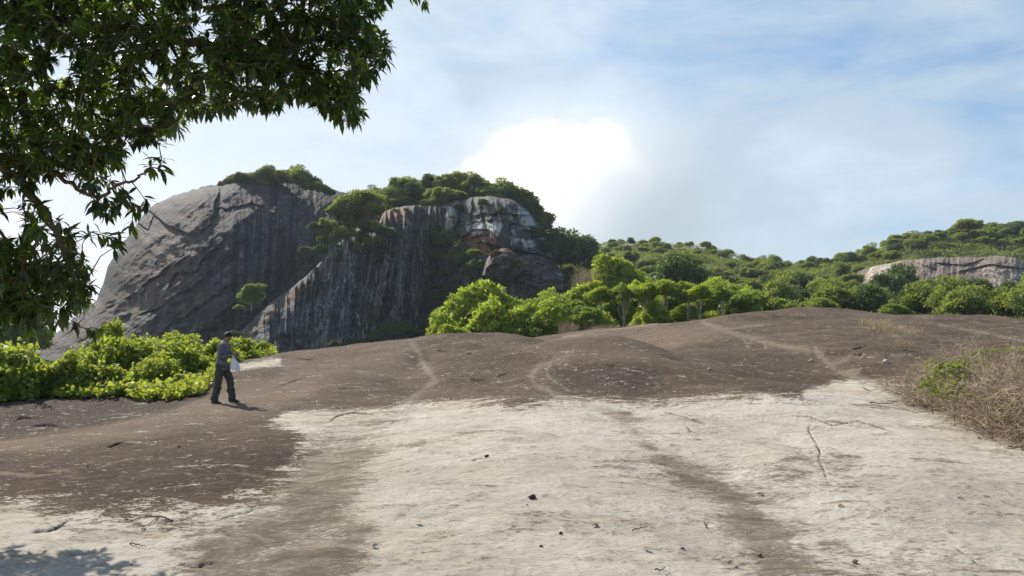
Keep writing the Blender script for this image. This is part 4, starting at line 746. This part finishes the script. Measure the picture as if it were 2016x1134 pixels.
M_gs = leaf_mat('brush_foliage', (.09, .10, .025), (.20, .24, .05), (.36, .42, .06), .36, .5, .3, .1)
M_bl = leaf_mat('mixed_leaves', (.20, .11, .05), (.17, .22, .05), (.32, .36, .07), .3, .6, .2, 0)
nl = 2600; kl = r.integers(0, len(pts), nl); Pl = pts[kl]+r.normal(0, .16, (nl, 3))*[1, 1, .3]+np.stack([0*hh[kl], 0*hh[kl], r.uniform(.1, 1.15, nl)*hh[kl]], -1)
V, Fc = leafy(Pl, np.tile([0, 0, 1.], (nl, 1)), .055, LEAF_B, r, 1.0); tag(mesh('brush_leaves', V, Fc, M_bl, smooth=False, attrs={'tone': np.repeat((fbm(Pl[:, 0]/.5, Pl[:, 1]/.5, 2, 6)+.3*(Pl[:, 0]/Pl[:, 1]-.62)*10 > 0)*r.uniform(.6, 1, nl), 7)}), kind='stuff')
def green_shrub(u, v, rx, rz, n, size, label, seed, lift=.36):
    p = ground_at(u, v, 6, 40); V, Fc, tone, c, R = crown(rx, rz, 14, n, size, seed, shape=LEAF_B, lob=(.3, .5)); e = empty('green_shrub', p); V[:, 2] += lift+rz*.4
    mesh('crown', V, Fc, M_gs, e, False, {'tone': tone}); tv, tf = limbs(c[:9]+[0, 0, lift+rz*.4], (0, 0, lift+.1), 1, .012, seed, 5); mesh('stem', tv, tf, bark, e); tag(e, label, 'shrub')
for a in ((1838, 815, .30, .22, 110, .075, 'few green leaves low at the left front of the dead brush'), (1880, 832, .35, .22, 160, .075, 'small leafy sprig below the plastic bottle'), (1975, 800, .7, .3, 170, .07, 'thin scatter of green leaves over the right of the brush'), (1835, 748, .5, .25, 90, .07, 'few green leaves high at the back of the brush'), (1870, 800, .42, .40, 420, .085, 'yellow green leafy shrub around the plastic bottle in the dead brush'), (1915, 760, .55, .35, 380, .085, 'thin light green shrub behind the plastic bottle'), (1985, 748, .95, .45, 1500, .085, 'fuller green shrub at the right frame edge above the brush'), (2050, 745, 1.0, .5, 1200, .085, 'green shrub running out of the right frame edge'), (1945, 742, .8, .35, 800, .08, 'sparse green shrub at the top of the brush')): green_shrub(*a, seed=700+a[0])
# litter in the brush
wplas = plain('white_plastic', (.75, .78, .78), .35, .05, 5, .5)
def blob(name, loc, s, m, seed, label, cat, lump=.25, parent=None):
    r = np.random.default_rng(seed); th = np.linspace(0, np.pi, 9); ph = np.linspace(0, 2*np.pi, 14, endpoint=False); T, Ph = np.meshgrid(th, ph, indexing='ij')
    d = np.stack([np.sin(T)*np.cos(Ph), np.sin(T)*np.sin(Ph), np.cos(T)], -1).reshape(-1, 3); rad = 1+lump*vn(d[:, 0]*2+seed, d[:, 1]*2+d[:, 2]*3, seed)
    V = d*rad[:, None]*np.array(s); f = []
    for i in range(8):
        for j in range(14): f.append((i*14+j, (i+1)*14+j, (i+1)*14+(j+1) % 14, i*14+(j+1) % 14))
    return tag(mesh(name, V, np.array(f), m, parent, loc=loc), label, cat)
def bottle(loc):
    prof = [(0, .0), (.032, .0), (.034, .02), (.034, .13), (.028, .16), (.014, .19), (.013, .205)]; k = 14; an = np.arange(k)*2*np.pi/k
    V = np.concatenate([np.stack([r_*np.cos(an), r_*np.sin(an), 0*an+z_], -1) for r_, z_ in prof]); f = np.array([(i*k+j, i*k+(j+1) % k, (i+1)*k+(j+1) % k, (i+1)*k+j) for i in range(len(prof)-1) for j in range(k)])
    m, t = mat('clear_plastic'); out(t, t.n('ShaderNodeBsdfPrincipled', {'Base Color': (.80, .86, .86), 'Roughness': .15, 'Transmission Weight': .45, 'IOR': 1.3}).outputs[0])
    e = empty('plastic_bottle', loc); mesh('bottle_body', V, f, m, e); cp = [(0, .226), (.015, .226), (.015, .204), (.013, .204)]
    V = np.concatenate([np.stack([r_*np.cos(an), r_*np.sin(an), 0*an+z_], -1) for r_, z_ in cp]); f = np.array([(i*k+j, i*k+(j+1) % k, (i+1)*k+(j+1) % k, (i+1)*k+j) for i in range(3) for j in range(k)]); mesh('cap', V, f, wplas, e)
    e.rotation_euler = (math.radians(70), .3, 1.1); e.scale = (1.5,)*3; tag(e, 'clear plastic bottle with white cap caught in the dead brush', 'bottle')
p = ground_at(1872, 806, 6, 30); bottle((p.x, p.y, p.z+.38))
p = ground_at(1912, 835, 6, 30); blob('paper_scrap', (p.x, p.y-.1, p.z+.2), (.03, .02, .022), wplas, 3, 'small white paper scrap low in the dead brush', 'litter')
p = ground_at(1873, 742, 6, 30); blob('foam_scrap', (p.x, p.y-.1, p.z+.1), (.04, .03, .03), wplas, 4, 'small white foam scrap high in the dead brush', 'litter')
# ------------------------------------------------------------------ stones, twigs and leaves lying on the slab
dst = plain('dark_stone', (.055, .042, .035), .9, .4, 30, .2, .6); lst = plain('light_stone', (.42, .37, .30), .9, .2, 30, .2, .6); tst = plain('tan_stone', (.22, .18, .14), .9, .3, 30, .2, .6)
for u, v, s, m, l in ((1047, 982, .034, dst, 'round dark stone alone on the pale rock in the centre foreground'), (958, 900, .026, dst, 'small dark stone on the pale rock above the round one'), (1038, 995, .009, dst, 'dark pebble beside the round stone'), (736, 1075, .020, lst, 'light pebble at the lower left of the pale rock'), (1104, 1051, .014, dst, 'dark chip right of the lower centre'), (1065, 1076, .012, dst, 'dark chip below the centre'), (1744, 715, .11, lst, 'pale loose stone on the dark rock left of the brush'), (1598, 712, .07, lst, 'small pale stone on the dark rock near the sandy channel'), (1398, 728, .06, lst, 'small white stone in the middle of the dark rock'), (888, 787, .03, tst, 'tan pebble on the centre crest'), (1250, 766, .05, lst, 'light pebble on the dark rock of the centre'), (172, 917, .02, lst, 'light pebble on the brown rock at left'), (258, 1114, .012, dst, 'dark chip near the bottom left shadow'), (352, 880, .02, tst, 'tan pebble on the brown rock below the man'), (923, 697, .08, lst, 'pale pebble on the middle hump of the slab'), (1684, 1108, .02, tst, 'tan stone near the bottom right'), (1496, 1095, .014, dst, 'dark chip on the stained rock lower right'), (1343, 1082, .015, dst, 'dark chip lower middle')):
    p = ground_at(u, v); blob('stone', (p.x, p.y, p.z+s*.45), (s, s*.8, s*.62), m, int(u+v), l, 'stone', .5)
dleaf = plain('dead_leaf', (.20, .10, .045), .8, .3, 40); k_ = 0
for u, v, l in ((1503, 975, 'curled rust brown leaf on the stained pale rock'), (1268, 1080, 'curled dead leaf in the lower centre right'), (1650, 1000, 'dry leaf on the pale rock right of the stain'), (1300, 770, 'dead leaf on the dark rock'), (1178, 1037, 'small curled leaf on the pale rock'), (820, 1030, 'small dead leaf left of centre'), (1435, 1115, 'dry leaf at the lower right edge of the stain'), (1900, 985, 'dead leaf on the bright slab at right')):
    p = ground_at(u, v); k_ += 1; tv_ = LEAF_B[0]*[.055, .075, .12]+[0, 0, .008]; o = mesh('dead_leaf', tv_, LEAF_B[1], dleaf, loc=p); o.rotation_euler = (.25, .2, k_*1.7); tag(o, l, 'leaf')
tw = plain('twig_bark', (.085, .060, .045), .9, .3, 60)
def twig(name, uvs, r0, label, subs=()):
    def path(uv, r_):
        P = np.array([tuple(ground_at(u, v)) for u, v in uv]); P[:, 2] += r_*1.3+.004; t = np.linspace(0, 1, len(P)); T = np.linspace(0, 1, len(P)*3); P = np.stack([np.interp(T, t, P[:, i]) for i in range(3)], -1); P[:, 2] += .012*np.sin(T*9)**2
        return chain_tube(P, np.linspace(r_, r_*.35, len(P)), 6)
    parts = [path(uvs, r0)]+[path(s, r0*.6) for s in subs]; V, Fc = join(parts); return tag(mesh(name, V, Fc, tw), label, 'twig')
twig('fallen_branch', [(340, 1029), (312, 1021), (285, 1020), (262, 1018), (242, 1014)], .0085, 'thin forked dead branch lying on the rock at lower left', ([(312, 1022), (298, 1032), (284, 1040), (270, 1040), (256, 1030)], [(338, 1030), (322, 1036), (308, 1042)], [(276, 1021), (264, 1029), (250, 1026), (222, 1018), (205, 1016)], [(284, 1040), (276, 1047)], [(250, 1026), (238, 1014)]))
for uv, l in (([(0, 912), (12, 908), (25, 903)], 'short twig at the left frame edge'), ([(1245, 1048), (1262, 1044), (1276, 1041)], 'short dry twig on the pale rock in the lower centre'), ([(1386, 1030), (1388, 1038), (1392, 1044)], 'tiny crooked twig on the stained rock'), ([(1290, 1125), (1302, 1128), (1310, 1122)], 'small twig at the bottom edge'), ([(256, 1073), (272, 1077), (287, 1080)], 'straight thin twig below the fallen branch'), ([(1712, 795), (1735, 797), (1762, 796)], 'twig at the foot of the dead brush'), ([(1700, 765), (1745, 790), (1795, 800), (1830, 806)], 'long bare twig trailing out of the brush'), ([(1985, 882), (2000, 884), (2016, 883)], 'dark stick at the right frame edge below the brush'), ([(1740, 700), (1748, 722), (1760, 735)], 'bare stick poking out of the brush')):
    twig('twig', uv, .006 if uv[0][0] < 1600 else .011, l)
# ------------------------------------------------------------------ the big overhanging tree, top left
def overhang():
    r = np.random.default_rng(2024)
    R1 = [(-260, -160), (600, -160), (760, -60), (768, 10), (742, 30), (770, 115), (735, 150), (708, 175), (700, 240), (660, 232), (610, 190), (560, 195), (520, 215), (470, 212), (415, 222), (350, 252), (300, 280), (240, 275), (250, 320), (215, 330), (215, 290), (190, 350), (120, 360), (0, 330), (-260, 380)]
    R2 = [(-260, 330), (60, 330), (210, 320), (250, 345), (275, 390), (270, 420), (245, 440), (250, 470), (215, 500), (185, 540), (170, 590), (130, 640), (60, 640), (0, 625), (-260, 660)]
    HOLE = [[(95, 92), (140, 95), (160, 150), (142, 165), (118, 140)], [(380, 15), (412, 12), (415, 60), (388, 62)], [(215, 325), (300, 305), (270, 380), (235, 375)], [(60, 350), (150, 345), (200, 420), (200, 470), (150, 480), (130, 420), (80, 410)], [(0, 390), (60, 410), (40, 480), (0, 470)], [(100, 560), (135, 540), (125, 620), (95, 610)], [(170, 480), (240, 440), (225, 540), (180, 570)], [(0, 560), (30, 555), (35, 600), (0, 610)], [(270, 225), (300, 215), (310, 240), (280, 250)], [(60, 470), (90, 465), (95, 500), (65, 500)]]
    pts = []; w_ = []
    while len(pts) < 4200:
        u, v = r.uniform(-260, 800), r.uniform(-160, 660); a1, a2 = in_poly(u, v, R1), in_poly(u, v, R2)
        if not (a1 or a2): continue
        if a2 and not a1 and (r.random() < .32+.35*(330 < v < 440) or fbm(np.array([u/55.]), np.array([v/55.]), 2, 4)[0] < -.22): continue
        if any(in_poly(u, v, h) for h in HOLE) and r.random() < .985: continue
        Y = r.uniform(5.8, 8.6) if a1 else r.uniform(5.6, 7.6)
        if u > 550: Y = r.uniform(6.0, 7.8)
        pts.append(np.array([float(c) for c in at(u, v, Y)]))
    k0 = len(pts)  # extra leaf clusters at the left edge, added to shade the lower left slab
    while len(pts) < k0+420:
        u, v = r.uniform(-230, 120), r.uniform(470, 650)
        if ((u+35)/150)**2+((v-560)/68)**2 < 1: pts.append(np.array([float(c) for c in at(u, v, r.uniform(6.2, 8.1))]))
    for u, v, Y in ((318, 312, 9), (322, 335, 9), (300, 322, 9.1), (840, 2, 10), (820, -10, 10), (150, 640, 8.6), (200, 650, 8.6), (60, 655, 8.8), (690, 236, 10), (705, 222, 10), (290, 400, 9), (262, 415, 9), (262, 450, 9), (225, 470, 9), (190, 655, 8.8), (130, 625, 8.7), (580, 190, 10), (640, 215, 10), (590, 175, 10)):
        pts.append(np.array([float(c) for c in at(u, v, Y*.7)]))
    pts = np.array(pts)
    # trunk stands left of the frame; limbs reach right and down
    base = np.array([-8.6, 7.2, float(slab_z(np.array([-8.6]), np.array([7.2]), False)[0])-.1])
    trunk = bend(base, base+[.5, 0, 2.3], 8, .05, 5)
    def P_(u, v, Y): return np.array([float(c) for c in at(u, v, Y*.7)])
    L1 = [trunk[-1], P_(-350, -60, 10.5), P_(-120, 10, 10.5), P_(150, 45, 10.4), P_(345, 75, 10.2), P_(420, 90, 10.1), P_(470, 98, 10.1), P_(560, 40, 10.4), P_(700, 30, 10.6)]
    L2 = [trunk[-2], P_(-330, 250, 9.6), P_(-150, 230, 9.6), P_(-20, 300, 9.5), P_(60, 380, 9.3), P_(110, 450, 9.2), P_(130, 520, 9.0), P_(120, 600, 8.9)]
    L3 = [L1[5], P_(520, 130, 10.4), P_(610, 140, 10.4), P_(680, 160, 10.3)]
    L4 = [trunk[-1], P_(-300, -200, 11.5), P_(0, -140, 11.8), P_(350, -100, 11.5), P_(600, -60, 11)]
    L5 = [L2[3], P_(100, 330, 9.2), P_(190, 400, 9), P_(240, 360, 9), P_(275, 350, 9), P_(300, 330, 9)]
    def smooth(L, n=8):
        L = np.array(L); t = np.arange(len(L)); T = np.linspace(0, len(L)-1, (len(L)-1)*n+1); q = np.stack([np.interp(T, t, L[:, i]) for i in range(3)], -1)
        for _ in range(6): q[1:-1] = .25*q[:-2]+.5*q[1:-1]+.25*q[2:]
        q[1:-1] += r.normal(0, .012, q[1:-1].shape); return q
    e = empty('mango_tree', tuple(base)); off = base
    V, Fc = chain_tube(trunk-off, np.linspace(.24, .17, 8), 14); mesh('trunk', V, Fc, bark, e)
    nodes = []; parts = []
    for L, ra, rb in ((L1, .085, .012), (L2, .07, .010), (L3, .03, .009), (L4, .09, .02), (L5, .022, .006)):
        q = smooth(L); nodes.append(q); V, Fc = chain_tube(q-off, np.linspace(ra, rb, len(q)), 9); mesh('branch', V, Fc, limb_bark, e)
    # twigs: join every leaf cluster to the nearest wood already there
    node = np.concatenate([q[6:] for q in nodes]); d0 = np.min(np.linalg.norm(pts[:, None]-node[None, ::2], axis=2), 1); order = np.argsort(d0); A = []; B = []; dirs = np.zeros_like(pts); rad = []
    N = list(node); arr = np.zeros((len(N)+len(pts)*2, 3)); arr[:len(N)] = node; cnt = len(N)
    for i in order:
        p = pts[i]; dd = np.linalg.norm(arr[:cnt]-p, axis=1)+np.maximum(0, arr[:cnt, 0]-p[0])*.25; j = int(np.argmin(dd)); q = arr[j]; mid = (p+q)/2+r.normal(0, .03, 3)*min(1, dd[j])+[0, 0, .05*dd[j]]
        A += [q, mid]; B += [mid, p]; rad += [.0055, .0038]; arr[cnt] = mid; arr[cnt+1] = p; cnt += 2; v = p-q; dirs[i] = v/(np.linalg.norm(v)+1e-6)
    rad = np.array(rad); V, Fc = tubes(np.array(A)-off, np.array(B)-off, rad, rad*.75, 5); tag(mesh('twigs', V, Fc, limb_bark, e), kind='stuff')
    # whorls of long drooping leaves at the twig ends
    P = []; D = []; S = []; T = []; Nn = []
    for i, p in enumerate(pts):
        m = r.integers(9, 15); ax = norm(dirs[i]+[0, 0, -.1]); a = np.arange(m)*2.4+r.uniform(0, 6); s = norm(np.cross(ax, [.3, .2, 1.])); t = np.cross(s, ax)
        sp = r.uniform(.5, 1.25, m)[:, None]; d = norm(ax*(1.35-sp)+(np.cos(a)[:, None]*s+np.sin(a)[:, None]*t)*sp+np.array([0, 0, -.42])); P.append(p-ax*r.uniform(0, .07, m)[:, None]); D.append(d); S.append(.130*r.uniform(.6, 1.15, m)*r.uniform(.85, 1.1)); T.append(np.clip(r.normal(.25, .15)+r.normal(0, .1, m)+(.75 if r.random() < (.22 if abs(p[0]+3.8) < 1.2 and p[2] > 3.2 else .05) else 0), 0, 1)); Nn.append(np.cross(np.cross(d, [0, 0, 1.]), d)+r.normal(0, .25, (m, 3)))  # some whorls, mostly upper left, toned bright to look backlit
    P, D, S, T, Nn = map(np.concatenate, (P, D, S, T, Nn)); V, Fc = scatter(LEAF_M[0], LEAF_M[1], P-off, frames(D, Nn), S)
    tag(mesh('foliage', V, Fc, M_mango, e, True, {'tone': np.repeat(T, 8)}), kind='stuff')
    tag(e, 'big overhanging tree with long drooping leaves framing the top left of the view', 'tree')
limb_bark = plain('limb_bark', (.16, .10, .065), .85, .3, 20, .2, .5)
overhang()
# ------------------------------------------------------------------ the man on the slab
def loft(pts, rad, k=16, ref=(1, 0, 0)):             # rings of (a along ref, b across); closed ends
    P = np.asarray(pts, float); T = norm(np.gradient(P, axis=0)); V = []; an = np.arange(k)*2*np.pi/k; ref = np.array(ref, float)
    for i in range(len(P)):
        t = norm(np.cross(T[i], ref)); s = np.cross(t, T[i]); a, b = rad[i] if isinstance(rad[i], tuple) else (rad[i], rad[i])
        V.append(P[i]+np.cos(an)[:, None]*s*a+np.sin(an)[:, None]*t*b)
    V = np.concatenate(V+[P[:1], P[-1:]]); n = len(P); f = [(i*k+j, i*k+(j+1) % k, (i+1)*k+(j+1) % k, (i+1)*k+j) for i in range(n-1) for j in range(k)]
    c0, c1 = n*k, n*k+1; tri = [(c0, (j+1) % k, j) for j in range(k)]+[(c1, (n-1)*k+j, (n-1)*k+(j+1) % k) for j in range(k)]
    return V, f+tri
def ell(c, s, rot=0):
    th = np.linspace(-math.pi/2, math.pi/2, 9); P = [(c[0], c[1], c[2]+s[2]*math.sin(a)*.999) for a in th]; rd = [(max(.002, s[0]*math.cos(a)), max(.002, s[1]*math.cos(a))) for a in th]
    return loft(P, rd, 16)
def fuse(name, parts, vox, m, parent, sm_=4, wr=0.0, seed=0):
    V = []; f = []; n = 0
    for v, ff in parts: V += [tuple(q) for q in v]; f += [tuple(i+n for i in g) for g in ff]; n += len(v)
    me = bpy.data.meshes.new(name+'_raw'); me.from_pydata(V, [], f); o = bpy.data.objects.new(name, me); C.objects.link(o)
    md = o.modifiers.new('r', 'REMESH'); md.mode = 'VOXEL'; md.voxel_size = vox; md.use_smooth_shade = True
    s = o.modifiers.new('s', 'SMOOTH'); s.iterations = sm_; s.factor = .5
    dg = bpy.context.evaluated_depsgraph_get(); nm = bpy.data.meshes.new_from_object(o.evaluated_get(dg)); bpy.data.objects.remove(o)
    if wr:
        co = np.empty(len(nm.vertices)*3); nm.vertices.foreach_get('co', co); co = co.reshape(-1, 3); no = np.empty_like(co.ravel()); nm.vertices.foreach_get('normal', no); no = no.reshape(-1, 3)
        w1 = np.abs(fbm(co[:, 0]*7+co[:, 2]*5, co[:, 2]*13+co[:, 1]*9-co[:, 0]*6, 3, seed)); co = co+no*(wr*(w1-.3))[:, None]; nm.vertices.foreach_set('co', co.ravel())
    nm.materials.clear(); nm.materials.append(m); nm.polygons.foreach_set('use_smooth', np.ones(len(nm.polygons), bool)); nm.update(); nm.name = name
    o = bpy.data.objects.new(name, nm); C.objects.link(o); o.parent = parent; return o
skin = plain('skin', (.26, .145, .095), .55, .12, 30, .4); hairm = plain('hair', (.012, .011, .011), .6, .3, 90, .3, .5)
shirtm = plain('shirt_cloth', (.135, .140, .168), .85, .15, 25, .2, .3); trm = plain('trouser_cloth', (.065, .070, .062), .9, .2, 18, .15, .3); shoem = plain('shoe_leather', (.018, .016, .015), .5, .2, 30, .4); collm = plain('collar_cloth', (.30, .31, .36), .85, .1, 20, .2)
mp = ground_at(437, 793.5, 12, 26); gz = lambda dx, dy: float(slab_z(np.array([mp.x+dx]), np.array([mp.y+dy]), False)[0])-mp.z
man = empty('person', mp)
# feet: rear foot (his right, nearer the camera) and front foot
fr = np.array([-.15, -.07, gz(-.15, -.07)]); ff = np.array([.20, .12, gz(.20, .12)])
hipR = np.array([-.045, -.085, .89]); hipL = np.array([-.02, .085, .89]); knR = np.array([-.075, -.09, .47+fr[2]]); knL = np.array([.125, .11, .47+ff[2]]); anR = fr+[0, 0, .085]; anL = ff+[0, 0, .085]
pel = np.array([-.035, 0, .93]); chest = np.array([.0, 0, 1.24]); neck = np.array([.045, 0, 1.425]); shR = np.array([-.005, -.185, 1.37]); shL = np.array([.02, .185, 1.37])
elR = np.array([-.015, -.24, 1.085]); elL = np.array([.08, .22, 1.09]); wrR = np.array([.205, -.115, 1.125]); wrL = np.array([.225, .06, 1.13])
hc = np.array([.085, 0, 1.555])                      # head centre, bowed forward
def hand(w, palm_dir, side, curl):                   # palm with five bent fingers
    d = norm(np.array(palm_dir)); s = np.array(side, float); s = norm(s-d*np.dot(s, d)); n = np.cross(d, s); out_ = [loft([w-d*.01, w+d*.03, w+d*.065, w+d*.085], [(.016, .022), (.019, .034), (.017, .040), (.011, .036)], 12, tuple(n))]
    for i, (o, L) in enumerate(((-.030, .068), (-.010, .078), (.011, .073), (.030, .058))):
        p = w+d*.082+s*o; seg = [p]; dd = d.copy()
        for c_ in (.35, .8, .8): dd = norm(dd+n*c_*curl); seg.append(seg[-1]+dd*L/3)
        out_.append(loft([seg[0]-d*.015]+seg, [.0085, .0088, .0082, .0076, .0064], 8, tuple(s)))
    p = w+d*.022-s*.034; out_.append(loft([p, p+d*.022-s*.022, p+d*.046-s*.026+n*.012, p+d*.066-s*.018+n*.022], [.012, .0105, .0095, .0075], 8, tuple(n))); return out_
tilt = math.radians(30)
def hd(p): q = np.array(p, float); c, s = math.cos(tilt), math.sin(tilt); return hc+np.array([q[0]*c+q[2]*s, q[1], -q[0]*s+q[2]*c])
def hell(c, s): v, f = ell((0, 0, 0), s); return np.array([hd(np.array(c)+q) for q in v]), f
body = [loft([pel+[0, 0, -.06], pel, pel+[.0, 0, .12], chest, chest+[.01, 0, .10], neck+[-.01, 0, -.02]], [(.09, .13), (.105, .155), (.095, .135), (.11, .165), (.095, .15), (.055, .07)]),
        loft([neck+[-.025, 0, -.03], neck+[.0, 0, .03], hc+[-.02, 0, -.03]], [.062, .054, .056]),
        hell((0, 0, .015), (.094, .074, .105)), hell((.022, 0, -.055), (.066, .056, .062)), hell((.088, 0, -.022), (.020, .014, .024)), hell((.075, 0, -.062), (.018, .026, .009)), hell((.072, 0, -.074), (.018, .024, .007)), hell((.062, 0, -.10), (.024, .024, .018)), hell((.070, .030, .008), (.020, .018, .008)), hell((.070, -.030, .008), (.020, .018, .008)), hell((-.005, .077, -.015), (.020, .010, .032)), hell((-.005, -.077, -.015), (.020, .010, .032)), hell((.076, .030, -.006), (.009, .012, .008)), hell((.076, -.030, -.006), (.009, .012, .008))]
for h, k, a in ((hipR, knR, anR), (hipL, knL, anL)): body.append(loft([h, h*.5+k*.5, k, k*.55+a*.45, a, a-[0, 0, .04]], [.080, .070, .052, .052, .035, .036]))
for s, e_, w_ in ((shR, elR, wrR), (shL, elL, wrL)): body.append(loft([s, s*.5+e_*.5, e_, e_*.6+w_*.4, w_], [.052, .045, .038, .036, .024], 14, (0, 0, 1)))
for a in (anR, anL): body.append(loft([a+[-.05, 0, -.05], a+[.03, 0, -.045], a+[.12, 0, -.06]], [.03, .034, .022], 12, (0, 0, 1)))
body += hand(wrR, (.85, .35, -.05), (.1, .2, 1), -.55); body += hand(wrL, (.85, -.35, .05), (.1, .2, -1), .55)
fuse('body', body, .0065, skin, man, 2)
# hair: cap over the skull, leaving the face free
hv, hf = hell((-.012, 0, .038), (.098, .080, .098)); hair = [(hv, hf), hell((-.055, 0, -.005), (.050, .070, .075)), hell((.030, 0, .075), (.050, .058, .040))]
ho = fuse('hair', hair, .008, hairm, man, 2, .010, 5)
# shirt
sh = [loft([pel+[-.0, 0, -.145], pel+[0, 0, -.06], pel+[.0, 0, .06], pel+[.01, 0, .17], chest+[0, 0, .0], chest+[.0, 0, .09], chest+[.01, 0, .145], neck+[-.01, 0, -.025], neck+[-.012, 0, .005]], [(.135, .168), (.135, .172), (.125, .162), (.122, .158), (.130, .178), (.118, .182), (.095, .150), (.068, .085), (.060, .066)])]
for s, e_, w_ in ((shR, elR, wrR), (shL, elL, wrL)):
    sh.append(loft([s*.85+chest*.15+[0, 0, .01], s, s*.5+e_*.5, e_, e_*.6+w_*.4, w_*.88+e_*.12], [.068, .070, .062, .056, .050, .040], 14, (.3, 0, 1)))
fuse('shirt', sh, .011, shirtm, man, 3, .030, 7)
fuse('collar', [loft([neck+[-.03, 0, -.03], neck+[-.02, 0, .01], neck+[-.01, 0, .035]], [(.070, .078), (.066, .070), (.060, .062)])], .009, collm, man, 1)
# trousers: loose legs that break over the shoes
tr = [loft([pel+[0, 0, .02], pel+[0, 0, -.05], pel+[0, 0, -.12], pel+[.01, 0, -.17]], [(.118, .160), (.128, .168), (.126, .160), (.10, .12)])]
for h, k, a in ((hipR, knR, anR), (hipL, knL, anL)): tr.append(loft([h+[0, 0, .03], h*.7+k*.3, k+[.01, 0, .06], k*.6+a*.4, a+[-.005, 0, .07], a+[-.012, 0, -.015]], [.098, .102, .088, .084, .086, .090]))
fuse('trousers', tr, .011, trm, man, 3, .035, 9)
for a, an_ in ((anR, -.25), (anL, -.1)):
    c, s = math.cos(an_), math.sin(an_); D_ = np.array([c, s, 0]); z0 = a[2]-.085
    fuse('shoe', [loft([a*[1, 1, 0]+D_*-.085+[0, 0, z0+.035], a*[1, 1, 0]+D_*-.05+[0, 0, z0+.045], a*[1, 1, 0]+D_*.04+[0, 0, z0+.045], a*[1, 1, 0]+D_*.12+[0, 0, z0+.032], a*[1, 1, 0]+D_*.185+[0, 0, z0+.022]], [(.030, .026), (.044, .036), (.042, .040), (.030, .044), (.014, .022)], 14, (0, 0, 1))], .008, shoem, man, 1)
tag(man, 'man in grey blue shirt and dark trousers standing with head bowed over a phone', 'person')
# phone held in both hands
phm = plain('phone_case', (.02, .02, .022), .3, .1, 5, .5); pc = Vector(mp)+Vector(tuple((wrR+wrL)/2))+Vector((.115, 0, .045))
def box(c, s, bev=.004):
    x, y, z = s; b = bev; V = []; 
    for sz_, ins in ((-z, b), (-z+b, 0), (z-b, 0), (z, b)):
        for a_, b_ in ((-x+ins, -y), (x-ins, -y), (x, -y+ins), (x, y-ins), (x-ins, y), (-x+ins, y), (-x, y-ins), (-x, -y+ins)): V.append((c[0]+a_*(1-ins/x*.2), c[1]+b_*(1-ins/y), c[2]+sz_))
    f = [(i*8+j, i*8+(j+1) % 8, (i+1)*8+(j+1) % 8, (i+1)*8+j) for i in range(3) for j in range(8)]
    me = [tuple(reversed(range(8))), tuple(range(24, 32))]; return V, f+me
V, f = box((0, 0, 0), (.075, .036, .0045), .003); me = bpy.data.meshes.new('phone'); me.from_pydata(V, [], f); me.materials.append(phm); ph = bpy.data.objects.new('phone', me); C.objects.link(ph); ph.location = pc; ph.rotation_euler = (0, math.radians(-25), 0); tag(ph, 'slim dark phone held in both hands of the man', 'phone')
# thin white carrier bag hanging from the wrist
m, t = mat('bag_film'); out(t, t.n('ShaderNodeMixShader', {0: .45, 1: t.n('ShaderNodeBsdfPrincipled', {'Base Color': (.80, .82, .86), 'Roughness': .4}).outputs[0], 2: t.n('ShaderNodeBsdfTranslucent', {'Color': (.85, .88, .92)}).outputs[0]}).outputs[0])
hp = np.array([wrR[0]+.075, wrR[1]+.01, wrR[2]-.01]); k = 40; an = np.arange(k)*2*np.pi/k; V = []
rows = [(0, .014, .012, 0), (-.04, .022, .018, .005), (-.09, .05, .03, .02), (-.16, .082, .045, .04), (-.23, .098, .056, .052), (-.29, .100, .06, .058), (-.325, .112, .045, .066), (-.335, .08, .03, .066), (-.338, .01, .006, .066)]
for i, (dz, a, b, dx) in enumerate(rows): rr_ = 1+.14*vn(an*3.2+i*.3, an*0+i*.8, 5)+.05*np.cos(an*9+i); V.append(np.stack([hp[0]+dx-.01+a*np.cos(an)*rr_, hp[1]+b*np.sin(an)*rr_, hp[2]+dz+0*an+.02*np.cos(an)*(i > 5)*-1], -1))
V = np.concatenate(V)+np.array(mp); f = np.array([(i*k+j, i*k+(j+1) % k, (i+1)*k+(j+1) % k, (i+1)*k+j) for i in range(len(rows)-1) for j in range(k)]); bg_ = mesh('plastic_bag', V, f, m); tag(bg_, 'thin white plastic bag hanging from the hand of the man', 'bag')
# ------------------------------------------------------------------ thin air between here and the hills
def haze():
    x0, x1, y0, y1, z0, z1 = -1600, 1600, -320, 920, -12, 95
    V = [(x, y, z) for x in (x0, x1) for y in (y0, y1) for z in (z0, z1)]
    f = np.array([(0, 1, 3, 2), (4, 6, 7, 5), (0, 4, 5, 1), (2, 3, 7, 6), (0, 2, 6, 4), (1, 5, 7, 3)])
    m, t = mat('haze_air'); v = t.n('ShaderNodeVolumePrincipled', {'Color': (.78, .88, 1.0), 'Density': .00014, 'Anisotropy': .2})
    t.n('ShaderNodeOutputMaterial', {'Volume': v.outputs[0]})
    tag(mesh('haze', V, f, m, smooth=False), kind='stuff')
haze()
